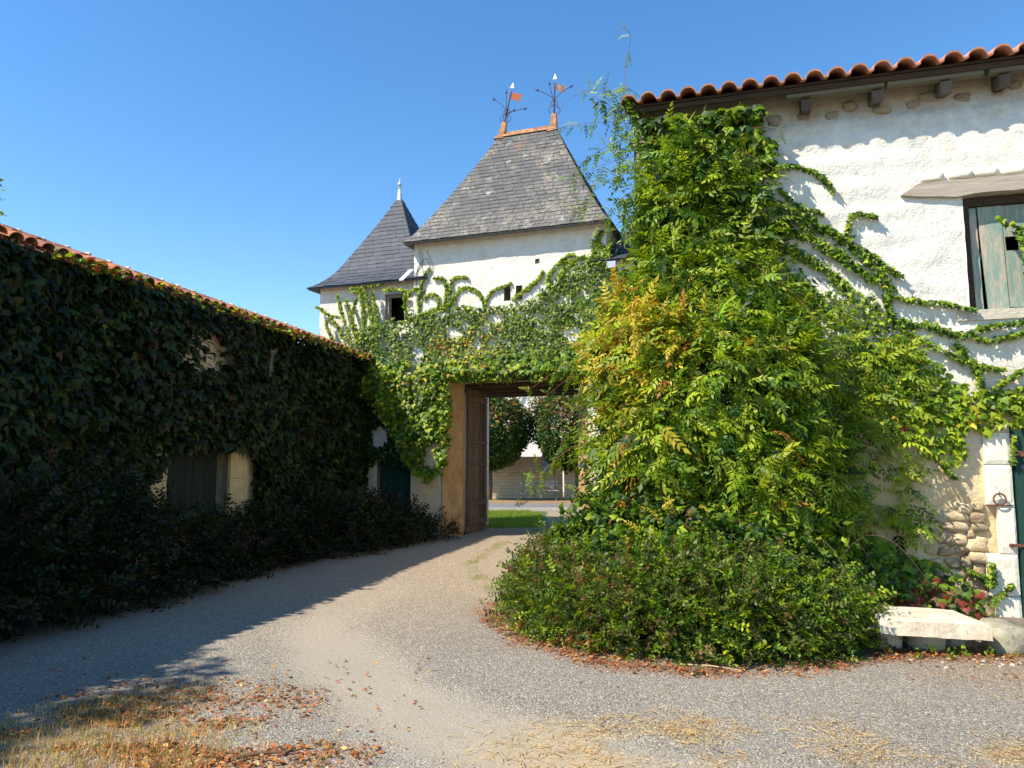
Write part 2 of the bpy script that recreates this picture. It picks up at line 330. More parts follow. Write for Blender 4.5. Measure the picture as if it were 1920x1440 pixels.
# ------------------------------------------------------------------ ground
def ground():
    def axis(lo, hi, step, far):
        a = list(np.arange(lo, hi + 1e-6, step)); s = step; x = hi
        while x < far: s *= 1.35; x += s; a.append(x)
        s = step; x = lo; pre = []
        while x > -far: s *= 1.35; x -= s; pre.append(x)
        return np.array(pre[::-1] + a)
    xs = axis(-6.4, 6.4, .05, 900); ys = axis(2.6, 20, .05, 900)
    X, Y = np.meshgrid(xs, ys); nx = len(xs); ny = len(ys)
    near = np.clip((40 - np.hypot(X, Y - 10)) / 20, 0, 1)
    Z = ((fbm(X, Y, .35, 3, 3) - .5) * .07 + (fbm(X, Y, 2.0, 5, 3) - .5) * .018) * near
    # wheel tracks: worn smooth bands sweeping from the foreground into the gate
    pa = np.array([(2.2, 3.2), (.5, 3.9), (-.35, 4.7), (-1.2, 5.9), (-1.9, 7.4), (-2.0, 9.2), (-1.3, 12), (-.3, 15), (.4, 18)])
    def dist(path):
        d = np.full(X.shape, 99.0)
        for (a, b) in zip(path[:-1], path[1:]):
            ab = b - a; t = np.clip(((X - a[0]) * ab[0] + (Y - a[1]) * ab[1]) / (ab @ ab), 0, 1)
            d = np.minimum(d, np.hypot(X - a[0] - t * ab[0], Y - a[1] - t * ab[1]))
        return d
    wob = (fbm(X, Y, .9, 9) - .5) * .9
    d = dist(pa) + wob * .6; track = np.clip(1 - (d - .18) / .38, 0, 1) * np.clip((11 - Y) / 4, .0, 1)
    Z -= track * .015
    n1 = fbm(X, Y, 1.2, 21); n2 = fbm(X, Y, 5, 31)
    # dry straw: bottom right; dry grass + orange litter: bottom left; litter at the foot of the hedge and right of it
    straw = np.clip(1.15 - np.hypot((X - 1.05) / 1.35, (Y - 4.35) / .75), 0, 1) * 1.1 + np.clip(1.2 - np.hypot((X - 2.9) / .7, (Y - 4.2) / .45), 0, 1)
    straw = np.clip(straw * np.clip((fbm(X, Y, 2.4, 37) - .36) * 4, 0, 1), 0, 1)
    lit = np.clip(1.25 - np.hypot((X + 2.4) / 1.7, (Y - 4.4) / 1.15), 0, 1) * np.clip((fbm(X, Y, 1.7, 77) - .34) * 4.5, 0, 1)
    toe = np.array([(-.2, 9.6), (-.12, 8.4), (.1, 7.0), (.7, 6.35), (1.4, 6.02), (2.2, 6.0), (3.1, 6.45), (4.2, 6.45), (6.0, 6.2)])
    dt = dist(toe); lit2 = np.clip(1.15 - (dt + (n1 - .5) * .35) / .26, 0, 1) * (.45 + .75 * n2) * np.clip((9 - Y) / 1.5 + .2, 0, 1)
    rightdirt = np.clip((X - 2.9) / .8, 0, 1) * np.clip(1 - np.abs(Y - 5.9) / 1.1, 0, 1) * (.4 + .9 * n1)
    soil = np.clip(1.2 - dist(np.array([(1.0, 8.3), (2.4, 7.6), (4.5, 7.6)])) / 1.3, 0, 1)
    wallsoil = np.clip(1.4 - dist(np.array([(-6.3, 3), (-5.2, 8), (-4.4, 12), (-3.0, 16)])) / 1.2, 0, 1)
    soil = np.maximum(soil, wallsoil)
    gl = np.clip(1 - np.abs(dist(np.array([(-.25, 9.6), (-.7, 12.0), (-.2, 15.5)])) + wob * .25) / .17, 0, 1) * np.clip((n2 - .4) * 5, 0, 1)
    grey = np.array([.285, .258, .215]); sand = np.array([.33, .285, .215]); warm = np.array([.38, .295, .205])
    c = grey[None, None] * (0.85 + .35 * fbm(X, Y, .6, 44))[..., None]
    def mixc(c, f, k): f = np.clip(f, 0, 1)[..., None]; return c * (1 - f) + np.array(k) * f
    wm = np.clip((Y - 6.2) / 3.0, 0, 1) * .75 + .15 * n1
    c = mixc(c, wm, warm); c = mixc(c, track * .6, sand)
    c = mixc(c, np.clip(rightdirt, 0, .8), [.30, .20, .12]); c = mixc(c, straw * .55, [.46, .31, .12]); c = mixc(c, lit * .6 * np.clip((fbm(X, Y, 2.2, 8) - .36) * 8, 0, 1), [.44, .22, .07])
    c = mixc(c, lit2 * .7, [.30, .12, .055]); c = mixc(c, soil * .8, [.10, .07, .045]); c = mixc(c, gl * .6, [.22, .21, .06])
    # the far court: lawn, road strip, dusty verge
    far = Y > 19.2
    lawn = far & (Y < 26.2) & (X < .95 + (n1 - .5) * .9 + (Y - 19) * .02)
    c[lawn] = [.10, .13, .03]; road = far & (Y >= 26.2) & (Y < 30.0); c[road] = [.20, .20, .21]
    verge = far & (Y >= 30.0) & (Y < 36); c[verge] = [.33, .20, .09]
    side = far & (Y < 26.2) & ~lawn; c[side] = [.36, .27, .17]
    c[(np.abs(X) > 30) | (Y > 60) | (Y < -20)] = [.20, .19, .12]
    V = np.stack([X.ravel(), Y.ravel(), Z.ravel()], 1)
    i = np.arange(nx * ny).reshape(ny, nx); a, b, cc, dd = i[:-1, :-1].ravel(), i[:-1, 1:].ravel(), i[1:, 1:].ravel(), i[1:, :-1].ravel()
    T = np.concatenate([np.stack([a, b, cc], 1), np.stack([a, cc, dd], 1)])
    me = tri_mesh('ground', V, T, c.reshape(-1, 3))
    at = me.attributes.new('Smooth', 'FLOAT', 'POINT'); at.data.foreach_set('value', np.clip(track * .8 + soil * .3, 0, 1).ravel().astype(np.float32))
    m = M('gravel'); base = m.attr('Col'); sm = m.n('ShaderNodeAttribute', attribute_name='Smooth').outputs['Fac']
    v1 = m.n('ShaderNodeTexVoronoi'); m.l(m.pos(), v1.inputs['Vector']); v1.inputs['Scale'].default_value = 75
    v2 = m.n('ShaderNodeTexVoronoi'); m.l(m.pos(), v2.inputs['Vector']); v2.inputs['Scale'].default_value = 170
    k = m.ramp(m.sep(v1.outputs['Color'])[0], (0, .62), (.5, .95), (.85, 1.15), (1, 1.7)); k2 = m.ramp(m.sep(v2.outputs['Color'])[1], (0, .72), (1, 1.32))
    tint = m.mix(m.sep(v1.outputs['Color'])[2], (1.06, .98, .86), (.92, 1.0, 1.10))
    c1 = m.mix(1.0, m.mix(1.0, m.mix(1.0, base, k, 'MULTIPLY'), k2, 'MULTIPLY'), tint, 'MULTIPLY'); c2 = m.mix(1.0, base, m.ramp(m.noise(120, 2), (.3, .85), (.7, 1.15)), 'MULTIPLY')
    col = m.mix(sm, c1, c2)
    h = m.math('SUBTRACT', 1.0, v1.outputs['Distance']); h2 = m.math('SUBTRACT', 1.0, v2.outputs['Distance'])
    hh = m.math('ADD', m.math('ADD', h, m.math('MULTIPLY', h2, .5)), m.math('MULTIPLY', m.noise(9, 3), 1.2))
    amp = m.math('ADD', m.math('MULTIPLY', m.math('SUBTRACT', 1.0, sm), .8), .12)
    bm = m.n('ShaderNodeBump'); m.l(hh, bm.inputs['Height']); bm.inputs['Distance'].default_value = .012; m.l(amp, bm.inputs['Strength'])
    m.out(col, bm.outputs[0], .95)
    o = finish('ground', me, m.m, None, True); tag(o, kind='structure')
    tag(o, 'grey and buff gravel court with paler wheel tracks leading to the gate')
    return (xs, ys, Z, {'straw': straw, 'lit': lit, 'lit2': lit2, 'track': track, 'rd': rightdirt, 'gl': gl})
GX, GY, GZ, MASK = ground()
def gz(x, y):
    i = np.clip(np.searchsorted(GX, x) - 1, 0, len(GX) - 2); j = np.clip(np.searchsorted(GY, y) - 1, 0, len(GY) - 2); return GZ[j, i]
def gmask(name, x, y):
    i = np.clip(np.searchsorted(GX, x) - 1, 0, len(GX) - 2); j = np.clip(np.searchsorted(GY, y) - 1, 0, len(GY) - 2); return MASK[name][j, i]

# ------------------------------------------------------------------ walls
def wall_panel(name, u0, u1, z0, z1, openings, depth, mat, parent, v0=0.0, res=.07, amp=.012, extra=None, seed=0, holes=()):
    us = np.unique(np.round(np.concatenate([np.linspace(u0, u1, max(2, int((u1 - u0) / res))), *[[o[0], o[1]] for o in openings]]), 4))
    zs = np.unique(np.round(np.concatenate([np.linspace(z0, z1, max(2, int((z1 - z0) / res))), *[[o[2], o[3]] for o in openings]]), 4))
    us = us[(us >= u0 - 1e-6) & (us <= u1 + 1e-6)]; zs = zs[(zs >= z0 - 1e-6) & (zs <= z1 + 1e-6)]
    U, Z = np.meshgrid(us, zs)
    d = (fbm(U, Z, 1.1, seed, 3) - .5) * amp * 2.2 + (fbm(U, Z, 5.5, seed + 9, 3) - .5) * amp * 1.6
    if extra is not None: d = d + extra(U, Z)
    V = v0 - d; nu, nz = len(us), len(zs)
    verts = [tuple(p) for p in np.stack([U.ravel(), V.ravel(), Z.ravel()], 1)]; faces = []
    uc = (us[:-1] + us[1:]) / 2; zc = (zs[:-1] + zs[1:]) / 2
    op = np.zeros((nz - 1, nu - 1), bool)
    for o in openings: op |= ((zc[:, None] > o[2]) & (zc[:, None] < o[3]) & (uc[None] > o[0]) & (uc[None] < o[1]))
    idx = lambda i, j: i * nu + j
    back = {}
    def bk(k):
        if k not in back: back[k] = len(verts); p = verts[k]; verts.append((p[0], v0 + depth, p[2]))
        return back[k]
    for i in range(nz - 1):
        for j in range(nu - 1):
            if not op[i, j]: faces.append((idx(i, j), idx(i, j + 1), idx(i + 1, j + 1), idx(i + 1, j)))
            else:
                for di, dj, a, b in ((0, -1, idx(i, j), idx(i + 1, j)), (0, 1, idx(i + 1, j + 1), idx(i, j + 1)), (-1, 0, idx(i, j + 1), idx(i, j)), (1, 0, idx(i + 1, j), idx(i + 1, j + 1))):
                    ii, jj = i + di, j + dj
                    if 0 <= ii < nz - 1 and 0 <= jj < nu - 1 and not op[ii, jj]: faces.append((a, b, bk(b), bk(a)))
                    elif not (0 <= ii < nz - 1 and 0 <= jj < nu - 1): pass
    me = bpy.data.meshes.new(name); me.from_pydata(verts, [], faces); me.update()
    return finish(name, me, mat, parent, True)
def root(F, name, label, cat, group=None): return thing(name, label, cat, tuple(F.o), F.rot, group)

# ------------------------------------------------------------------ hipped slate roofs
def roof_profile(prof, n):
    s = np.array([p[0] for p in prof]); f = np.array([p[1] for p in prof]); ss = np.linspace(0, 1, n); ff = np.interp(ss, s, f)
    k = np.array([.25, .5, .25]); g = ff.copy()
    for _ in range(2): g[1:-1] = g[:-2] * k[0] + g[1:-1] * k[1] + g[2:] * k[2]
    return ss, g
def hip_roof(parent, cu, cv, ru, eu, ev, z0, z1, prof, mat, sw=.24, rowh=.125, limit=300, soff=None):
    ss, ff = roof_profile(prof, 41); zz = z0 + (z1 - z0) * ss
    base = MB()
    rings = []
    for z, f in zip(zz, ff):
        hu = ru + (eu - ru) * f; hv = ev * f; rings.append([(cu - hu, cv - hv, z), (cu + hu, cv - hv, z), (cu + hu, cv + hv, z), (cu - hu, cv + hv, z)])
    for a, b in zip(rings[:-1], rings[1:]):
        for k in range(4): base.quad(a[k], a[(k + 1) % 4], b[(k + 1) % 4], b[k])
    r0 = rings[0]; lo = [(x, y, z - .035) for x, y, z in r0]
    for k in range(4): base.quad(lo[k], lo[(k + 1) % 4], r0[(k + 1) % 4], r0[k])
    su, sv, sz = soff
    inn = [(cu - su, cv - sv, sz), (cu + su, cv - sv, sz), (cu + su, cv + sv, sz), (cu - su, cv + sv, sz)]
    for k in range(4): base.quad(inn[k], inn[(k + 1) % 4], lo[(k + 1) % 4], lo[k])
    ro = base.build('roof', mat, parent)
    # slates, face by face; the sunlit front first, each slate its own piece up to the limit
    count = 0; rest = ([], []); 
    for face in range(4):
        sgn = {0: (0, -1), 1: (1, 0), 2: (0, 1), 3: (-1, 0)}[face]
        half0 = eu if face in (0, 2) else ev; halfr = ru if face in (0, 2) else 0.0; run = ev if face in (0, 2) else (eu - ru)
        hf = halfr + (half0 - halfr) * ff; out = (0.0 if face in (0, 2) else ru) + run * ff
        arc = np.concatenate([[0], np.cumsum(np.hypot(np.diff(out), np.diff(zz)))]); Lg = arc[-1]; rows = int(Lg / rowh)
        for r in range(rows):
            a0 = r * Lg / rows - (.01 if r == 0 else 0); a1 = min((r + 1.22) * Lg / rows, Lg)
            o0, z_0, h0 = np.interp(a0, arc, out), np.interp(a0, arc, zz), np.interp(a0, arc, hf); o1, z_1, h1 = np.interp(a1, arc, out), np.interp(a1, arc, zz), np.interp(a1, arc, hf)
            if r == 0: o0 += .025; h0 += .02
            tl = math.hypot(o1 - o0, z_1 - z_0); no, nz_ = (z_1 - z_0) / tl, (o0 - o1) / tl
            x = -h0 - (sw * .5 if r % 2 else 0) - random.uniform(0, .03)
            while x < h0:
                w = sw * random.uniform(.86, 1.12); xa, xb = x + .003, x + w - .003; x += w
                l0, l1 = max(xa, -h0), min(xb, h0); t0, t1 = max(xa, -h1), min(xb, h1)
                if l1 - l0 < .02: continue
                if t1 - t0 < .004: m_ = (max(min((t0 + t1) / 2, h1), -h1)); t0, t1 = m_ - .002, m_ + .002
                lift = .014 + random.uniform(0, .007); th = .006; tilt = random.uniform(-.0025, .0025); dz = random.uniform(-.006, .006)
                def P(t, o, z, n_):
                    oo = o + no * n_; zzz = z + nz_ * n_
                    if face in (0, 2): return (cu + (t if face == 0 else -t), cv + sgn[1] * oo, zzz)
                    return (cu + sgn[0] * oo, cv + (t if face == 1 else -t), zzz)
                top = [P(l0, o0, z_0 + dz, lift + tilt), P(l1, o0, z_0 + dz, lift - tilt), P(t1, o1, z_1, .004), P(t0, o1, z_1, .004)]
                bot = [P(l0, o0, z_0 + dz, lift + tilt - th), P(l1, o0, z_0 + dz, lift - tilt - th), P(t1, o1, z_1, .0005), P(t0, o1, z_1, .0005)]
                if face == 0 and count < limit:
                    b = MB(); b.hexa(bot, top); b.build('slate', mat, ro); count += 1
                else:
                    n = len(rest[0]); rest[0].extend(bot + top); rest[1].append(random.random())
    n = len(rest[1]); V = np.array(rest[0]); F0 = np.array([(0, 1, 5), (0, 5, 4), (1, 2, 6), (1, 6, 5), (2, 3, 7), (2, 7, 6), (3, 0, 4), (3, 4, 7), (4, 5, 6), (4, 6, 7)])
    T = (np.arange(n)[:, None, None] * 8 + F0[None]).reshape(-1, 3); col = np.repeat(np.array(rest[1])[:, None], 8, 0).repeat(3, 1)
    o = finish('slates', tri_mesh('slates', V, T, col, True), mat, ro); tag(o, kind='stuff')
    return ro

# ------------------------------------------------------------------ gatehouse
GT = root(G, 'gatehouse', 'white limewashed gatehouse with steep lichened slate roof over the open gateway', 'gatehouse')
ZE, OPZ = 6.78, 3.45
slit = [(1.47, 1.62, 5.22, 5.54), (1.75, 1.90, 5.22, 5.54)]
hole = (2.20, 2.29, 6.00, 6.11)
wall_panel('front_wall', -.79, 3.81, -.05, ZE, [(0, 3.36, -.05, OPZ), *slit, hole], .33, WALL_G, GT, res=.06, amp=.012, seed=4)
b = MB(); b.quad((0, 0, -.05), (.33, .33, -.05), (.33, .33, OPZ), (0, 0, OPZ)); b.quad((3.36, 0, OPZ), (3.06, .33, OPZ), (3.06, .33, -.05), (3.36, 0, -.05))
b.quad((.33, .33, -.05), (.33, .46, -.05), (.33, .46, OPZ), (.33, .33, OPZ)); b.quad((.33, .46, -.05), (-.12, .46, -.05), (-.12, .46, OPZ), (.33, .46, OPZ)); b.quad((3.06, .46, -.05), (3.06, .33, -.05), (3.06, .33, OPZ), (3.06, .46, OPZ)); b.quad((3.5, .46, -.05), (3.06, .46, -.05), (3.06, .46, OPZ), (3.5, .46, OPZ))
b.quad((-.02, -.01, OPZ), (3.38, -.01, OPZ), (3.07, .34, OPZ), (.33, .34, OPZ))
JAMB = stone_mat('ochre_rendered_jamb', (.30, .17, .07), (.48, .33, .16), .012, 4, .02)
b.build('splayed_jamb', JAMB, GT)
b = MB(); b.quad((-.12, .46, -.05), (-.12, 3.1, -.05), (-.12, 3.1, OPZ), (-.12, .46, OPZ)); b.quad((3.5, 3.1, -.05), (3.5, .46, -.05), (3.5, .46, OPZ), (3.5, 3.1, OPZ))
b.quad((-.12, .34, OPZ), (3.5, .34, OPZ), (3.5, 3.1, OPZ), (-.12, 3.1, OPZ)); b.build('passage_wall', WALL_G, GT)
b = MB(); b.quad((-.79, 0, -.05), (-.79, 3.1, -.05), (-.79, 3.1, ZE), (-.79, 0, ZE)); b.quad((3.81, 3.1, -.05), (3.81, 0, -.05), (3.81, 0, ZE), (3.81, 3.1, ZE)); b.build('side_wall', WALL_G, GT)
b = MB(); b.quad((3.81, 3.1, OPZ), (-.79, 3.1, OPZ), (-.79, 3.1, ZE), (3.81, 3.1, ZE)); b.quad((-.12, 3.1, -.05), (-.79, 3.1, -.05), (-.79, 3.1, OPZ), (-.12, 3.1, OPZ)); b.quad((3.81, 3.1, -.05), (3.5, 3.1, -.05), (3.5, 3.1, OPZ), (3.81, 3.1, OPZ)); b.build('rear_wall', WALL_G, GT)
for v0, v1, z0, z1 in ((.36, .62, 3.36, 3.445), (1.3, 1.5, 3.33, 3.445), (2.1, 2.3, 3.33, 3.445), (2.85, 3.08, 3.35, 3.445)):
    b = MB(); b.box(.335 if v0 < .4 else -.11, 3.05 if v0 < .4 else 3.49, v0 + .1 * (v0 < .4), v1 + .1 * (v0 < .4), z0, z1, .004); b.build('lintel_beam', W_DARK, GT)
b = MB(); b.box(-.25, 3.6, -.05, .02, 3.46, 3.70, .008); b.build('lintel', W_DARK, GT)
for s in slit:
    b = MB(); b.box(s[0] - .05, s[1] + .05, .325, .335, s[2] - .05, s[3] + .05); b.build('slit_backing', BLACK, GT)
b = MB(); b.box(hole[0] - .03, hole[1] + .03, .08, .2, hole[2] - .03, hole[3] + .03); b.build('putlog_stone', STONE_BUFF, GT)
GR = hip_roof(GT, 1.51, 1.55, .70, 2.42, 1.85, 6.70, 9.86, [(0, 1), (.05, .93), (.11, .86), (.27, .69), (.4, .56), (.7, .27), (1, 0)], SLATE_OLD, .235, .128, 300, (2.28, 1.53, 6.74))
b = MB()
b.hexa([(.78, 1.49, 9.82), (2.24, 1.49, 9.82), (2.24, 1.61, 9.82), (.78, 1.61, 9.82)], [(.80, 1.535, 9.885), (2.22, 1.535, 9.885), (2.22, 1.565, 9.885), (.80, 1.565, 9.885)])
b.quad((.78, 1.475, 9.815), (.78, 1.44, 9.745), (2.24, 1.44, 9.745), (2.24, 1.475, 9.815)); b.build('ridge_flashing', COPPER, GR)

# gate leaf folded back against the passage wall
def planks(parent, name, u0, u1, v, z0, z1, n, th, mat, gap=.006, jit=.004, along='u'):
    w = (u1 - u0) / n; out = []
    for i in range(n):
        b = MB(); a, c = u0 + i * w + gap / 2, u0 + (i + 1) * w - gap / 2; d = random.uniform(-jit, jit); za = z0 + random.uniform(0, .01); zb = z1 - random.uniform(0, .012)
        if along == 'u': b.box(a, c, v + d, v + d + th, za, zb, .0015)
        else: b.box(v + d, v + d + th, a, c, za, zb, .0015)
        out.append(b.build(name, mat, parent))
    return out
def gate_leaf(x, label, mir):
    t = thing('gate_leaf', label, 'gate', tuple(G.w([x, .50, .03])), G.rot + R(0 if mir > 0 else 2), 'tall wooden gate leaves')
    planks(t, 'plank', 0, 1.18, -.02 * mir, 0.0, 3.32, 6, .035 , W_BROWN, .016, .006, 'v')
    s = 1 if mir > 0 else -1
    for z, h in ((.18, .13), (.62, .12), (1.55, .05), (2.05, .05), (3.02, .14)):
        b = MB(); x0 = .022 if s > 0 else -.052; b.box(x0 if s > 0 else x0 - .03, x0 + (.035 if s > 0 else .0), .02, 1.16, z, z + h, .002); b.build('batten', W_BROWN, t)
    b = MB(); b.box(.024, .05, .02, .1, .3, 3.3) if s > 0 else b.box(-.07, -.045, .02, .1, .3, 3.3); b.box(*( (.024, .05) if s > 0 else (-.07, -.045)), 1.06, 1.16, .3, 3.0); b.build('stile', W_BROWN, t)
    b = MB()
    for z in (1.57, 2.07):
        for k in range(9): yy = .1 + k * .12; b.lathe([(0, 0), (.008, 0), (.008, .01), (0, .012)], 5)
    b = MB(); b.box(*((.05, .056) if s > 0 else (-.078, -.072)), 0, .7, .22, .27); b.box(*((.05, .056) if s > 0 else (-.078, -.072)), 0, .7, 3.06, 3.11); b.build('strap_hinge', IRON, t)
gate_leaf(.36, 'tall brown plank gate leaf standing open on the left side of the gateway', 1)
gate_leaf(3.12, 'tall brown plank gate leaf folded open on the right side behind the bush', -1)

# corner towers
def tower(cu, label, win, door, mirror=False):
    t = root(G, 'corner_tower', label, 'tower', 'slate roofed corner towers beside the gateway')
    u0, u1 = cu - 1.4, cu + 1.4; zt = 5.96; ops = [o for o in (win, door) if o]
    wall_panel('front_wall', u0, u1, -.05, zt, ops, .3, WALL_G, t, v0=.15, res=.07, amp=.012, seed=13 + int(cu))
    b = MB(); b.quad((u0, .15, -.05), (u0, 2.95, -.05), (u0, 2.95, zt), (u0, .15, zt)); b.quad((u1, 2.95, -.05), (u1, .15, -.05), (u1, .15, zt), (u1, 2.95, zt))
    b.quad((u1, 2.95, -.05), (u0, 2.95, -.05), (u0, 2.95, zt), (u1, 2.95, zt)); b.build('side_wall', WALL_G, t)
    ro = hip_roof(t, cu, 1.55, .03, 1.62, 1.62, 5.90, 8.52, [(0, 1), (.03, .93), (.1, .80), (.2, .68), (.45, .46), (.76, .20), (1, .02)], SLATE_NEW, .25, .14, 150, (1.38, 1.38, 5.93))
    b = MB(); b.hexa([(cu - .15, 1.40, 8.24), (cu + .15, 1.40, 8.24), (cu + .15, 1.70, 8.24), (cu - .15, 1.70, 8.24)], [(cu - .055, 1.495, 8.45), (cu + .055, 1.495, 8.45), (cu + .055, 1.605, 8.45), (cu - .055, 1.605, 8.45)])
    b.hexa([(cu - .055, 1.495, 8.45), (cu + .055, 1.495, 8.45), (cu + .055, 1.605, 8.45), (cu - .055, 1.605, 8.45)], [(cu - .03, 1.52, 8.80), (cu + .03, 1.52, 8.80), (cu + .03, 1.58, 8.80), (cu - .03, 1.58, 8.80)])
    b.lathe([(.035, 8.80), (.045, 8.82), (.02, 8.84), (.025, 8.86), (.055, 8.90), (.06, 8.93), (.045, 8.97), (.02, 9.0), (.018, 9.04), (.004, 9.10), (0, 9.11)], 12, (cu, 1.55)); b.build('finial', ZINC, ro)
    if win:
        b = MB(); w = win; b.box(w[0] + .004, w[0] + .07, .20, .30, w[2] + .004, w[3] - .004); b.box(w[0] + .07, w[1] - .004, .20, .30, w[3] - .07, w[3] - .004); fr = b.build('window_frame', W_GREY, t)
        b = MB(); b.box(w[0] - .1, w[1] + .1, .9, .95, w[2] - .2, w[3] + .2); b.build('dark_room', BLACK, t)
    if door:
        d = door; dt = MB(); dt.box(d[0] + .01, d[1] - .01, .285, .30, 0, d[3] - .01); dr = dt.build('door', P_TEAL, t)
        planks(dr, 'plank', d[0] + .06, d[1] - .06, .25, .02, d[3] - .02, 5, .03, P_TEAL, .012)
    return t
TL = tower(-2.05, 'left corner tower with dark slate roof above an open dark window', (-1.62, -1.10, 4.92, 5.63), (-1.75, -.82, -.05, 1.80))
TR = tower(5.07, 'right corner tower mostly hidden behind the tall creeper', (4.1, 4.6, 4.92, 5.63), (4.15, 4.95, -.05, 1.80))
b = MB(); b.box(3.83, 4.02, -.12, .16, 5.72, 5.86); b.build('gutter_box', ZINC, TR)
b = MB(); b.hexa([(-1.10, -.13, 5.86), (-1.00, -.13, 5.86), (-.80, -.03, 6.10), (-.90, -.03, 6.10)], [(-1.10, -.13, 5.89), (-1.00, -.13, 5.89), (-.80, -.03, 6.13), (-.90, -.03, 6.13)]); b.build('lead_flashing', ZINC, TL)

# weather vanes on the ridge
def vane(u, lean, label, flagmat, yaw, turn):
    t = thing('weather_vane', label, 'weather vane', tuple(G.w([u, 1.55, 9.88])), G.rot, 'iron weather vanes on the gatehouse ridge')
    t.rotation_euler = (0, lean, G.rot)
    b = MB(); b.hexa([(-.09, -.08, -.14), (.09, -.08, -.14), (.09, .08, -.14), (-.09, .08, -.14)], [(-.055, -.05, .28), (.055, -.05, .28), (.055, .05, .28), (-.055, .05, .28)])
    if lean: b.hexa([(-.16, -.14, -.20), (.10, -.12, -.16), (.10, .12, -.16), (-.16, .14, -.20)], [(-.10, -.09, -.11), (.08, -.08, -.11), (.08, .08, -.11), (-.10, .09, -.11)])
    b.build('socket', COPPER, t)
    b = MB(); b.tube([(0, 0, .25), (0, 0, .7), (0, 0, 1.18)], [.022, .018, .012], 7); b.build('pole', IRON_D, t)
    cs, sn = math.cos(yaw), math.sin(yaw)
    def arc(fn, n=12): return [fn(i / (n - 1)) for i in range(n)]
    for s in (-1, 1):
        for a in (0, math.pi / 2):
            ca, sa = math.cos(yaw + a), math.sin(yaw + a)
            b = MB(); pts = arc(lambda q: (s * ca * (.14 * math.sin(q * math.pi) ** .8 + .01), s * sa * (.14 * math.sin(q * math.pi) ** .8 + .01), .27 + .22 * q)); b.tube(pts, .007, 5)
            for z, r_ in ((.50, .045), (.58, .04)):
                b.tube(arc(lambda q: (s * ca * (.01 + r_ + r_ * math.cos(math.pi - q * 4.4)), s * sa * (.01 + r_ + r_ * math.cos(math.pi - q * 4.4)), z + r_ * math.sin(q * 4.4) * .8)), .006, 5)
            b.build('scroll', IRON_D, t)
    for (dx, dz, z0) in turn:
        b = MB(); pts = arc(lambda q: (cs * dx * q, sn * dx * q, z0 + dz * (q ** (.6 if abs(dx) > .2 else 1.1)))); b.tube(pts, .008, 5); e = Vector(pts[-1]); s = 1 if dx > 0 else -1
        b.rock(e.x, e.y, e.z, .022, .022, .022, 3, 1)
        for k in (-.6, 0, .6): b.tube([e, e + Vector((s * .07 * math.cos(k) * (1 if abs(dx) > .2 else .3), 0, .07 * math.sin(k) + (.05 if abs(dx) < .2 else .015)))], .005, 4)
        b.build('iron_branch', IRON_D, t)
    b = MB(); z = 1.18; b.hexa([(-.055, -.006, z), (.055, -.006, z), (.055, .006, z), (-.055, .006, z)], [(-.003, -.004, z + .14), (.003, -.004, z + .14), (.003, .004, z + .14), (-.003, .004, z + .14)]); b.box(-.012, .012, -.006, .006, z - .09, z); b.build('arrowhead', WHITE_MET, t)
    f = MB(); y2 = yaw + .3; fx, fy = math.cos(y2), math.sin(y2)
    P = lambda a, h, o: (fx * a - fy * o, fy * a + fx * o, h)
    for o1, o2 in ((-.004, .004),):
        prof = [(.02, .90), (.30, .88), (.24, .96), (.31, 1.05), (.02, 1.07)]; n0 = len(f.v)
        for o in (o1, o2): f.v += [P(a, h, o) for a, h in prof]
        f.f += [(0, 1, 2, 4), (2, 3, 4), (5 + 4, 5 + 2, 5 + 1, 5 + 0), (5 + 4, 5 + 3, 5 + 2)] + [(k, k + 5, (k + 1) % 5 + 5, (k + 1) % 5) for k in range(5)]
    f.build('flag', flagmat, t)
vane(.84, .22, 'leaning iron weather vane with orange swallowtail flag on the left end of the ridge', FLAG_O, 0.0, ((-.42, .34, .52), (-.13, .5, .55), (.46, .16, .50), (.18, .10, .50)))
vane(2.19, .03, 'upright iron weather vane with cream flag on the right end of the ridge', FLAG_W, .35, ((-.42, .26, .62), (-.13, .50, .55), (.40, .40, .60)))

# ------------------------------------------------------------------ barn on the right
BN = root(B, 'barn', 'white limewashed stone barn on the right with a terracotta tile eave and green shutter', 'barn')
rub = (-.92, -.24, .18, 1.22)
def barn_extra(U, Z):
    e = -.03 * np.clip((2.2 - Z) * 1.5, 0, 1) * np.clip((fbm(U, Z, 1.6, 77) - .45) * 6, 0, 1)           # fallen plaster
    inside = np.clip((U - rub[0]) / .12, 0, 1) * np.clip((rub[3] + .1 * np.sin(U * 9) - Z) / .08, 0, 1) * np.clip((Z - rub[2]) / .08, 0, 1) * np.clip((.02 - U) / .05, 0, 1)
    e = e - inside * .05 - .045 * np.clip((Z - 5.62 - .14 * (fbm(U, Z * 0, 1.4, 5) - .5)) / .06, 0, 1)
    e = e + .010 * np.sin(Z * 21 + 3 * fbm(U, Z, .8, 3)) * np.clip((Z - 2.2), 0, 1) * fbm(U, Z, 1.5, 12)       # courses telegraphing through
    return e
WB = (-.27, 1.10, 3.29, 4.60); DB = (.02, 1.25, -.05, 2.02)
wall_panel('front_wall', -3.92, 6.0, -.05, 6.12, [WB, DB], .3, WALL_B, BN, res=.045, amp=.020, extra=barn_extra, seed=40)
b = MB(); b.quad((-3.92, 0, -.05), (-3.92, 7, -.05), (-3.92, 7, 6.12), (-3.92, 0, 6.12)); b.quad((6, 7, -.05), (6, 0, -.05), (6, 0, 6.12), (6, 7, 6.12)); b.quad((6, 7, -.05), (-3.92, 7, -.05), (-3.92, 7, 6.12), (6, 7, 6.12)); b.build('side_wall', WALL_B, BN)
